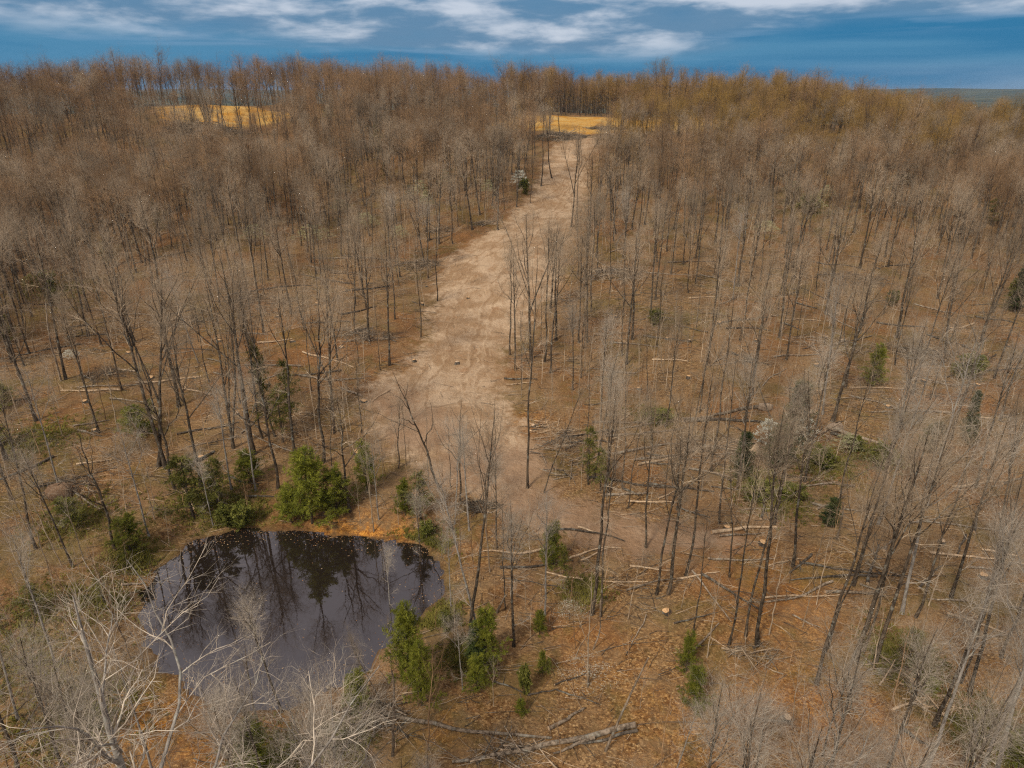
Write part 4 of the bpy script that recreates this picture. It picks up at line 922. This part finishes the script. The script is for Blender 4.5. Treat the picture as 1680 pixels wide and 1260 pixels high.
LOGS = [
 (593,1165,905,1212,.17,0,M_log,'long pale grey log running from the pond corner to the bottom middle'), (1042,1193,742,1252,.20,1,M_log,'long branchy log rising right across the bottom middle'), (900,1198,960,1163,.14,0,M_log,'short pale log above the crossed logs at the bottom'), (975,1213,908,1238,.13,0,M_log,None),
 (1045,1201,940,1222,.12,0,LDK,None), (560,1165,600,1180,.1,0,M_log,None), (810,1120,870,1142,.07,0,LDK,None), (866,1142,915,1131,.07,0,LDK,None), (913,1133,982,1156,.06,1,LDK,None), (910,1125,962,1105,.06,0,LDK,None), (905,868,1025,889,.11,0,LDK,None), (948,866,998,878,.10,0,LB,None),
 (933,918,997,898,.10,0,LB,None), (953,921,1018,900,.09,0,LB,None), (1033,930,1102,937,.09,0,LB,None), (1027,970,1122,950,.09,1,M_log,None), (1167,876,1274,866,.19,0,LB,'thick pale log lying near the dirt track on the right'), (1180,881,1255,875,.10,0,M_log,None), (1110,952,1180,939,.1,0,LB,None), (1135,938,1200,1022,.09,1,M_log,None),
 (1130,1080,1179,1024,.10,0,M_log,None), (1105,1024,1172,1006,.08,0,LDK,None), (1525,908,1700,929,.12,0,LB,None), (1610,903,1668,913,.12,0,LB,None), (1590,932,1650,938,.1,0,M_log,None), (1553,1008,1652,1041,.10,0,LB,None), (1463,1166,1532,1148,.10,0,LB,None), (1530,1146,1572,1136,.09,0,LB,None),
 (1467,1118,1530,1141,.08,0,LB,None), (1477,1196,1522,1224,.14,0,LDK,None), (1254,668,1118,688,.24,0,M_log,'big grey log with upturned roots lying on the right slope'), (1120,692,1268,696,.24,0,LDK,'big dark log parallel to the grey one on the right slope'), (1360,703,1448,731,.30,0,M_log,'split log by the pale rock on the right'), (1362,712,1430,731,.2,0,LDK,None),
 (1120,746,1194,732,.2,0,M_log,None), (1040,756,1130,745,.14,0,M_log,None), (1130,770,1218,790,.13,0,M_log,None), (1393,637,1482,639,.13,0,LB,'straight orange-pale pole lying across the right slope'), (1393,650,1470,671,.12,1,M_log,None), (1560,679,1428,677,.15,1,M_log,'fallen branchy tree top pointing left on the right slope'), (1600,686,1632,688,.13,0,LB,None),
 (1578,568,1615,588,.16,0,LDK,None), (1520,550,1562,564,.15,0,LDK,None), (1437,530,1522,538,.14,0,LDK,None), (1353,513,1404,541,.15,0,M_log,None), (1280,530,1312,542,.14,0,LDK,None), (1200,580,1244,594,.15,0,LDK,None), (1190,540,1264,543,.15,0,LDK,None), (1303,497,1340,507,.16,0,LDK,None),
 (1487,620,1508,648,.10,0,M_log,None), (1250,635,1290,605,.09,0,M_log,None), (1205,645,1222,672,.08,0,M_log,None), (593,651,560,637,.16,1,M_log,'grey fanned treetop with fresh cut butt left of the clearing'), (560,517,618,503,.15,0,LDK,None), (560,420,700,432,.13,0,LDK,None), (600,440,690,428,.13,0,M_log,None),
 (827,622,882,623,.12,0,LDK,None), (830,632,876,628,.09,0,LB,None), (1000,563,1082,570,.13,0,M_log,None), (993,717,1122,703,.14,0,M_log,None), (1003,747,1122,729,.16,0,M_log,None), (1046,764,1125,748,.14,0,LB,None), (1052,760,1120,761,.12,0,LDK,None), (1022,803,1048,814,.13,0,LDK,None), (1080,820,1106,806,.09,0,LB,None), (1030,824,1108,824,.11,0,LB,None),
 (263,521,322,507,.16,0,LDK,None), (377,484,512,469,.15,0,LDK,None), (268,577,310,560,.12,0,M_log,None), (127,637,232,632,.12,0,M_log,None), (290,714,392,693,.12,0,LDK,None), (310,768,352,742,.24,0,LDK,None), (90,527,135,527,.1,0,LB,None), (400,548,440,550,.12,0,M_log,None), (412,628,445,631,.12,0,M_log,None), (256,463,310,447,.13,0,LDK,None),
 (200,961,238,957,.12,0,M_log,'pale log with a broken end resting on the left pond bank'), (547,1134,507,1110,.13,0,M_log,'pale log sliding into the near right corner of the pond'), (583,1106,560,1071,.13,0,M_log,None), (480,1240,530,1256,.08,0,M_log,None), (1010,405,1040,372,.1,0,LDK,None), (942,408,960,392,.1,1,M_log,None), (975,447,1045,440,.18,1,LDK,None), (985,440,1040,462,.12,1,LB,None),
 (640,470,560,480,.13,0,LDK,None), (1000,415,1050,400,.12,1,M_log,None), (1060,520,1110,523,.12,0,M_log,None), (1330,430,1420,445,.14,0,LDK,None), (1180,500,1230,480,.12,0,M_log,None), (1240,505,1275,520,.12,0,LB,None), (700,395,740,385,.12,1,M_log,None), (790,372,815,362,.13,1,M_log,None), (1420,500,1480,490,.12,0,M_log,None), (1500,500,1570,515,.14,0,M_log,None), (1600,520,1670,532,.14,0,LDK,None),
 (120,700,180,690,.1,0,M_log,None), (180,655,240,660,.1,0,M_log,None), (340,590,380,600,.1,0,M_log,None), (640,640,610,660,.08,0,LB,None), (1560,800,1660,790,.13,0,LB,None), (1600,1050,1660,1040,.1,0,M_log,None), (1240,1180,1300,1190,.08,1,M_log,None), (1410,960,1450,975,.09,0,M_log,None),
 (1260,930,1310,918,.08,0,LB,None), (1300,1010,1345,1030,.07,0,M_log,None), (960,960,985,935,.07,0,LB,None), (1060,1010,1035,1060,.06,0,M_log,None), (1020,690,1060,660,.08,0,LB,None), (1490,860,1560,845,.1,0,M_log,None), (1640,850,1690,870,.1,0,M_log,None)]
for l_ in LOGS: log(l_[0], l_[1], l_[2], l_[3], l_[4], l_[5], l_[6], l_[7])
_rl = random.Random(33); _n = 0
while _n < 130:
    a = _rl.uniform(40, 1660); b = _rl.uniform(415, 1000)
    if b > 840 and a < 760: continue
    if 600 < a < 960 and b < 870: continue
    p = hit(a, b); L_ = _rl.uniform(3, 9) * (1.3 if b < 550 else 1); th = _rl.gauss(0, .42) + (3.14 if _rl.random() < .5 else 0)
    q = p + np.array([math.cos(th), math.sin(th) * 1.2, 0]) * L_; q[2] = h1(q[0], q[1])
    if sdf_poly(np.array([p[0], q[0], (p[0] + q[0]) / 2]), np.array([p[1], q[1], (p[1] + q[1]) / 2]), TRACK).min() < 1: continue
    u = project(q[0], q[1], q[2]); _n += 1
    log(a, b, float(u[0]), float(u[1]), _rl.uniform(.06, .15), 1 if _rl.random() < .6 else 0, _rl.choice([M_log, M_log, M_log, M_log_dark, M_log_dark, M_log_dark, M_log_bare]), None, 0, 500 + _n)
for s_ in [(644, 1240, 645, 1093, .10, 'pale bare dead pole standing in front of the pond-corner pine'), (993, 1232, 1062, 1070, .09, 'thin dead pole leaning right beside the white-speckled bush'), (973, 1066, 985, 975, .06, None), (1577, 1255, 1618, 1153, .09, None), (815, 1005, 830, 970, .12, 'short broken pale snag right of the forked pair of trunks'),
           (1372, 885, 1380, 820, .1, None), (852, 1158, 853, 1130, .07, None), (100, 625, 78, 490, .14, None), (1150, 800, 1152, 770, .1, None)]:
    log(s_[0], s_[1], s_[2], s_[3], s_[4], 0, M_log, s_[5], 1)

def stump(px, py, r, hh, fresh, label=None):
    p = hit(px, py); rng = np.random.default_rng(int(px * 3 + py)); n = 14; a = np.arange(n) * 2 * np.pi / n
    rr = r * (1 + rng.normal(0, .06, n)); g = Geo()
    lv = [(-.15, 1.5), (.04, 1.25), (hh * .5, 1.03), (hh, .98)]
    V = np.concatenate([np.stack([np.cos(a) * rr * s * (1 + (.22 * (np.sin(a * 4 + px) > .3) if s > 1.2 else 0)), np.sin(a) * rr * s * (1 + (.22 * (np.sin(a * 4 + px) > .3) if s > 1.2 else 0)), np.full(n, z)], 1) for z, s in lv])
    F = [];
    for k in range(3):
        for i in range(n):
            i2 = (i + 1) % n; F += [(k * n + i, k * n + i2, (k + 1) * n + i2), (k * n + i, (k + 1) * n + i2, (k + 1) * n + i)]
    g.raw(V, F)
    t = Geo(); tilt = rng.normal(0, .12); V = np.stack([np.cos(a) * rr * 1.0, np.sin(a) * rr * 1.0, hh + .006 + tilt * .0 * a], 1)
    V = np.vstack([[0, 0, hh + .02], V]); t.raw(V, [(0, 1 + i, 1 + (i + 1) % n) for i in range(n)])
    V2 = np.vstack([[[0, 0, .03]], np.stack([np.cos(a) * r * rng.uniform(1.4, 2.2, n), np.sin(a) * r * rng.uniform(1.4, 2.2, n), np.full(n, .02)], 1)])
    o = empty('tree_stump', tuple(p)); o.rotation_euler = (rng.normal(0, .08) + .12, rng.normal(0, .1), rng.random() * 6)
    link('stump_bark', g.mesh('stump_bark', M_log_dark), o); link('cut_top', t.mesh('cut_top', M_cut if fresh else M_cut_old, False), o)
    o['category'] = 'stump'; o['group'] = 'cut tree stumps'
    if label: o['label'] = label
    else: want_label(o, ('orange fresh-cut' if fresh else 'pale weathered') + ' tree stump', px, py, 'stump')
STUMPS = [(432,605,1),(320,620,1),(248,621,1),(155,707,1),(330,751,1),(388,679,0),(273,447,1),(423,507,1),(637,452,1),(693,500,1),(597,659,1),(587,743,1),(768,489,1),(750,596,0),(1048,638,1),(1095,556,1),(680,593,1),(950,489,1),(1303,474,1),(1218,591,1),
  (1653,568,1),(1515,626,1),(1604,632,1),(1457,668,1),(1093,1004,1),(1192,869,1),(1251,893,1),(1613,947,1),(1502,1123,1),(455,520,0),(520,500,1),(480,560,0),(360,560,1),(1130,560,0),(1180,530,1),(1240,560,1),(1340,600,1),(1380,560,0),(1560,540,1),(1630,520,1),
  (1420,620,0),(1330,640,1),(210,580,1),(180,520,0),(140,660,1),(560,570,0),(540,520,1),(1010,520,1),(990,540,0),(875,700,0),(1290,1180,0),(1130,620,1),(1545,890,0),(1300,430,1),(1220,430,0),(1440,440,1),(700,470,0),(1065,745,0)]
for q in STUMPS:
    stump(q[0], q[1], R_.uniform(.19, .33) * (1.25 if q[:2] in ((597, 659), (587, 743), (1093, 1004)) else 1), R_.uniform(.14, .34), q[2], {(597, 659): 'large orange stump at the butt of the fanned treetop', (587, 743): 'bright yellow-orange stump beside the small pointed pine', (768, 489): 'small orange stump standing alone in the dirt clearing'}.get(q[:2]))

def brush(px, py, wx, wy, n, mat, label, hh=.9, seed=None, Lm=3.0):
    """wx, wy half sizes in metres"""
    p = hit(px, py); rng = np.random.default_rng(seed or int(px + py)); g = Geo()
    th = rng.random(n) * 6.28; r = np.sqrt(rng.random(n)); x = r * np.cos(th) * wx; y = r * np.sin(th) * wy
    z = hgt(p[0] + x, p[1] + y) - p[2] + rng.random(n) * hh * (1 - r ** 2) + .05
    main = np.where(rng.random(n) < .45, rng.normal(0, .45, n), rng.random(n) * 3.14)
    d = np.stack([np.cos(main), np.sin(main), rng.normal(.10, .22, n)], 1)
    L = Lm * rng.uniform(.4, 1.3, n); C = np.stack([x, y, z], 1) - d * (L / 2)[:, None]
    P = grow(rng, C, d, L, 5, -.01, .10); P[:, :, 2] = np.maximum(P[:, :, 2], hgt(p[0] + P[:, :, 0], p[1] + P[:, :, 1]) - p[2] + .02)
    R = (.014 + .075 * rng.random(n) ** 2.5)[:, None] * np.linspace(1, .4, 5)[None] * (1 + max(0, p[1] - 100) / 250); w = rng.random(n); g.tubes(P[w < .55], R[w < .55], 4, 0); g.tubes(P[(w >= .55) & (w < .8)], R[(w >= .55) & (w < .8)], 4, 1); g.tubes(P[w >= .8], R[w >= .8], 4, 2)
    P2, R2 = spawn(rng, P, R, 5, .3, 1, .7, lambda t, i: .8 + 0 * t, 4, .03, .2, .5, .013); g.tubes(P2, R2, 3)
    o = link('brush_pile', g.mesh('brush_pile', [mat, M_log_dark, M_stick]), None, tuple(p)); tag(o, label, 'brush pile', 'piles of cut branches')
brush(918, 226, 9, 4, 300, M_log_dark, 'large dark brush pile where the track meets the golden field', 2.2, Lm=5)
brush(1000, 212, 8, 2.5, 120, M_log_dark, 'small brush row at the golden field right of the large brush pile', 1.2, Lm=5)
brush(340, 212, 13, 4.5, 300, M_log_dark, 'dark brush pile below the left golden field', 2.6, Lm=6)
brush(290, 219, 6, 2.5, 120, M_log_dark, 'small dark brush pile left of the one below the left field', 1.5, Lm=5)
brush(925, 745, 2.8, 5.0, 110, M_log, 'brown brush heap with pale sticks right of the clearing', 1.1)
brush(905, 705, 3.2, 1.6, 60, M_log_bare, 'scatter of pale split sticks above the brown brush heap', .4, Lm=2)
brush(938, 486, 3.2, 2.4, 80, M_stick, 'pale stick heap right of the clearing', .8)
brush(1010, 452, 6.0, 3.2, 170, M_log, 'long grey brush heap behind the pale stick heap', 1.2, Lm=4.5)
brush(592, 550, 4.6, 2.4, 120, M_log, 'dark brush heap between trunks left of the clearing', 1.2, Lm=4)
brush(690, 436, 4.0, 2.4, 130, M_stick, 'brush heap at the upper left corner of the clearing', 1.0)
brush(1498, 580, 5.8, 2.2, 110, M_log, 'long grey brush heap lying on the right slope', .9, Lm=5)
brush(1358, 567, 6.0, 3.0, 100, M_log, 'grey brush heap left of the small round pine', .9, Lm=4)
brush(175, 618, 3.0, 1.9, 60, M_log_dark, 'dark brush heap at the left among leaning trunks', 1.0)
brush(1216, 590, 2.6, 1.2, 50, M_stick, 'little stick heap around an orange stump on the right slope', .5)
brush(782, 832, 2.4, 1.0, 70, M_log_dark, 'tangle of dark roots and sticks at the lower tip of the clearing', .6, Lm=2)
brush(110, 800, 2.8, 1.9, 60, M_log_dark, 'dark tangled root mound on the left above the pond', 1.3, Lm=2.6)
brush(1240, 1075, 1.7, 1.2, 40, M_stick, 'tangle of pale dead branches around three trunk bases lower right', .9, Lm=2.2)
brush(1480, 1105, 2.2, 1.3, 70, M_log, 'fallen grey limbs over the low green shrub lower right', .8, Lm=3)
brush(830, 1240, 2.6, 1.0, 45, M_log, 'tangle of grey branches at the left end of the bottom logs', .5, Lm=2.6)
brush(620, 1178, 2.0, 1.2, 60, M_log, 'fallen brush at the left end of the long bottom log', .6, Lm=2.4)
brush(1535, 1160, 1.6, 1.0, 40, M_log_bare, 'white dead twigs beside the pale sticks lower right', .4, Lm=1.8)
brush(1180, 735, 5.0, 2.4, 110, M_log, 'scattered grey branches between the fallen logs right of middle', .4, Lm=3.5)
brush(800, 366, 2.6, 1.6, 60, M_stick, 'small brush pile beside the track at mid distance', .7)
brush(725, 378, 3.0, 1.8, 70, M_stick, 'brush pile left of the track at mid distance', .8)
brush(1400, 460, 7.0, 3.0, 150, M_log, 'wide grey brush heap high on the right slope', .8, Lm=4)
brush(430, 490, 7, 2.4, 60, M_log_dark, 'line of dark branches among the upper left trunks', .6, Lm=5)
brush(290, 530, 5, 2.4, 90, M_stick, 'scattered pale branches among trunks on the left slope', .5, Lm=4)

def rock(px, py, s, label, mat=M_rock, name='rock', cat='rock'):
    p = hit(px, py); rng = np.random.default_rng(int(px)); n = 14; V = []; F = []
    m_ = 8
    for i in range(m_ + 1):
        for j in range(n):
            a = math.pi * i / m_; b = 2 * math.pi * j / n
            q = np.array([math.sin(a) * math.cos(b), math.sin(a) * math.sin(b), math.cos(a)])
            k = 1 + .22 * math.sin(q[0] * 4 + px) * math.cos(q[1] * 3.3) + .10 * math.sin(q[2] * 7 + q[0] * 5); V.append(q * k * np.array(s))
    for i in range(m_):
        for j in range(n):
            a, b, c_, d = i * n + j, i * n + (j + 1) % n, (i + 1) * n + (j + 1) % n, (i + 1) * n + j; F += [(a, b, c_), (a, c_, d)]
    g = Geo(); g.raw(np.array(V) + np.array([0, 0, s[2] * .5]), F)
    tag(link(name, g.mesh(name, mat, False), None, tuple(p)), label, cat)
rock(1370, 704, (.95, .5, .55), 'pale pinkish rock slab leaning on the split log on the right')
rock(1254, 672, (.9, .4, .6), 'pale upturned root plate at the end of the big grey log', M_rock, 'root_plate', 'root plate')
rock(1232, 745, (1.0, .9, .8), 'tan earth mound between the dark cedars on the right', M_cut_old, 'earth_mound', 'mound')
rock(100, 812, (1.2, .9, .8), 'dark soil mound under the root tangle on the left', M_soil, 'earth_mound', 'mound')

# ------------------------------------------------------------------ sticks, twigs and tufts on the forest floor (uncountable)
def sticks():
    rng = np.random.default_rng(99); N = 34000
    d = np.sqrt(rng.uniform(22 ** 2, 200 ** 2, N)) * rng.uniform(.55, 1, N); d = np.maximum(d, 22); a = rng.uniform(-.82, .82, N)
    x, y = d * np.sin(a), d * np.cos(a)
    clump = np.sin(x * .21 + 1) * np.sin(y * .26 + 2) + np.sin(x * .09 - y * .12)
    keep = (sdf_poly(x, y, POND) > .3) & (sdf_poly(x, y, FIELD2) > 1) & (sdf_poly(x, y, FIELD1) > 1) & (rng.random(N) < .45 + .35 * clump)
    t = sdf_poly(x, y, TRACK); keep &= (t > 0) | (rng.random(N) < .10)
    x, y, d = x[keep], y[keep], d[keep]; N = len(x)
    th = np.where(rng.random(N) < .6, rng.normal(0, .5, N), rng.random(N) * 3.14)
    L = rng.uniform(.4, 2.2, N) * (1 + (rng.random(N) < .12) * 1.6); r = rng.uniform(.007, .026, N) * (1 + d / 160)
    dr = np.stack([np.cos(th), np.sin(th), np.zeros(N)], 1)
    P = grow(rng, np.stack([x, y, np.zeros(N)], 1), dr, L, 4, 0, .12); P[:, :, 2] = hgt(P[:, :, 0], P[:, :, 1]) + .03 + rng.random(N)[:, None] * .10
    m = rng.random(N)
    g = Geo()
    for k, sel in enumerate([m < .42, (m >= .42) & (m < .88), m >= .88]):
        g.tubes(P[sel], (r[sel])[:, None] * np.linspace(1, .5, 4)[None], 3, k)
    tag(link('fallen_branches', g.mesh('fallen_branches', [M_stick, M_log_dark, M_log_bare])), 'sticks and small broken branches strewn over the leaf litter', 'branches', kind='stuff')
sticks()
def undergrowth():
    rng = np.random.default_rng(77); g = Geo(); Xs = []
    spots = [(120, 1180, 3.2, 600), (60, 1000, 3, 400), (170, 985, 2, 300), (215, 920, 1.8, 350), (130, 850, 3, 400), (395, 850, 2.2, 500), (330, 825, 3, 450), (20, 1100, 3, 350), (690, 900, 2, 600), (720, 1010, 1.4, 450), (760, 1080, 1.4, 350),
             (960, 970, 1.4, 300), (560, 1215, 1.6, 400), (450, 1235, 2, 400), (1350, 760, 3, 600), (1480, 1080, 2.2, 600), (1440, 745, 2.6, 400), (1640, 1210, 2.4, 600), (60, 720, 4, 500), (90, 475, 6, 500), (1270, 820, 3, 500), (1240, 790, 2, 400), (1070, 685, 2, 200), (1330, 340, 6, 400)]
    for px, py, r, n in spots:
        p = hit(px, py); q = rng.normal(0, r * .62, (n, 2)) + p[:2]; Xs.append(q)
    Q = np.concatenate(Xs); k = (sdf_poly(Q[:, 0], Q[:, 1], POND) > .25) & (sdf_poly(Q[:, 0], Q[:, 1], TRACK) > 0); Q = Q[k]; N = len(Q)
    idx = np.repeat(np.arange(N), 9); C = np.concatenate([Q, hgt(Q[:, 0], Q[:, 1])[:, None]], 1)[idx] + rng.normal(0, .12, (N * 9, 3)) * np.array([1, 1, 0])
    A = unit(rng.normal(0, .6, (N * 9, 3)) + np.array([0, 0, 1.0])); ln = rng.uniform(.06, .20, N * 9)[:, None]; u, v = frame(A)
    g.quads(C + A * ln + np.array([0, 0, .02]), A * ln, v * ln * .55)
    tag(link('undergrowth', g.mesh('undergrowth', M_tuft, False)), 'low olive green undergrowth around the pond and glades', 'undergrowth', kind='stuff')
undergrowth()
def floating_leaves():
    rng = np.random.default_rng(5); N = 60000
    x = rng.uniform(-30, 8, N); y = rng.uniform(28, 62, N); sd_ = pond_sd(x, y)
    k = (sd_ < -.05) & (rng.random(N) < np.exp(sd_ * 1.1) * .22 * (1 + 1.5 * (y > 50)) + .004); x, y = x[k], y[k]; N = len(x)
    a = rng.random(N) * 6.28; A = np.stack([np.cos(a), np.sin(a), rng.normal(0, .1, N)], 1); B = np.stack([-np.sin(a), np.cos(a), rng.normal(0, .1, N)], 1)
    s_ = rng.uniform(.03, .07, N)[:, None]; g = Geo(); m = rng.random(N) < .6
    C = np.stack([x, y, np.full(N, .012)], 1)
    g.quads(C[m], A[m] * s_[m], B[m] * s_[m] * 1.5, 0); g.quads(C[~m], A[~m] * s_[~m], B[~m] * s_[~m] * 1.5, 1)
    tag(link('floating_leaves', g.mesh('floating_leaves', [simple('brown_leaf', (.12, .06, .03), (.30, .16, .07)), simple('tan_leaf', (.30, .19, .10), (.50, .36, .22))], False)), 'fallen leaves floating along the pond edge', 'leaves', kind='stuff')
floating_leaves()
resolve_labels()

def haze():
    m = bpy.data.materials.new('haze'); m.use_nodes = True; t = NT(m.node_tree); t.n.clear()
    o = t.add('ShaderNodeOutputMaterial'); v = t.add('ShaderNodeVolumePrincipled')
    v.inputs['Color'].default_value = (.40, .62, .88, 1); v.inputs['Density'].default_value = 6e-5; v.inputs['Anisotropy'].default_value = 0.2
    t.l.new(v.outputs[0], o.inputs['Volume'])
    zt = 95.0; zb = -12.0; X = 12600.0; Y0 = -3600.0; Y1 = 14900.0
    V = np.array([(-X, Y0, zb), (X, Y0, zb), (X, Y1, zb), (-X, Y1, zb), (-X, Y0, zt), (X, Y0, zt), (X, Y1, zt), (-X, Y1, zt)])
    F = np.array([(0, 3, 2, 1), (4, 5, 6, 7), (0, 1, 5, 4), (1, 2, 6, 5), (2, 3, 7, 6), (3, 0, 4, 7)])
    tag(link('haze', bulk_mesh('haze', V, [F], m)), 'thin blue air between the camera and the far hills', 'haze', kind='stuff')
haze()
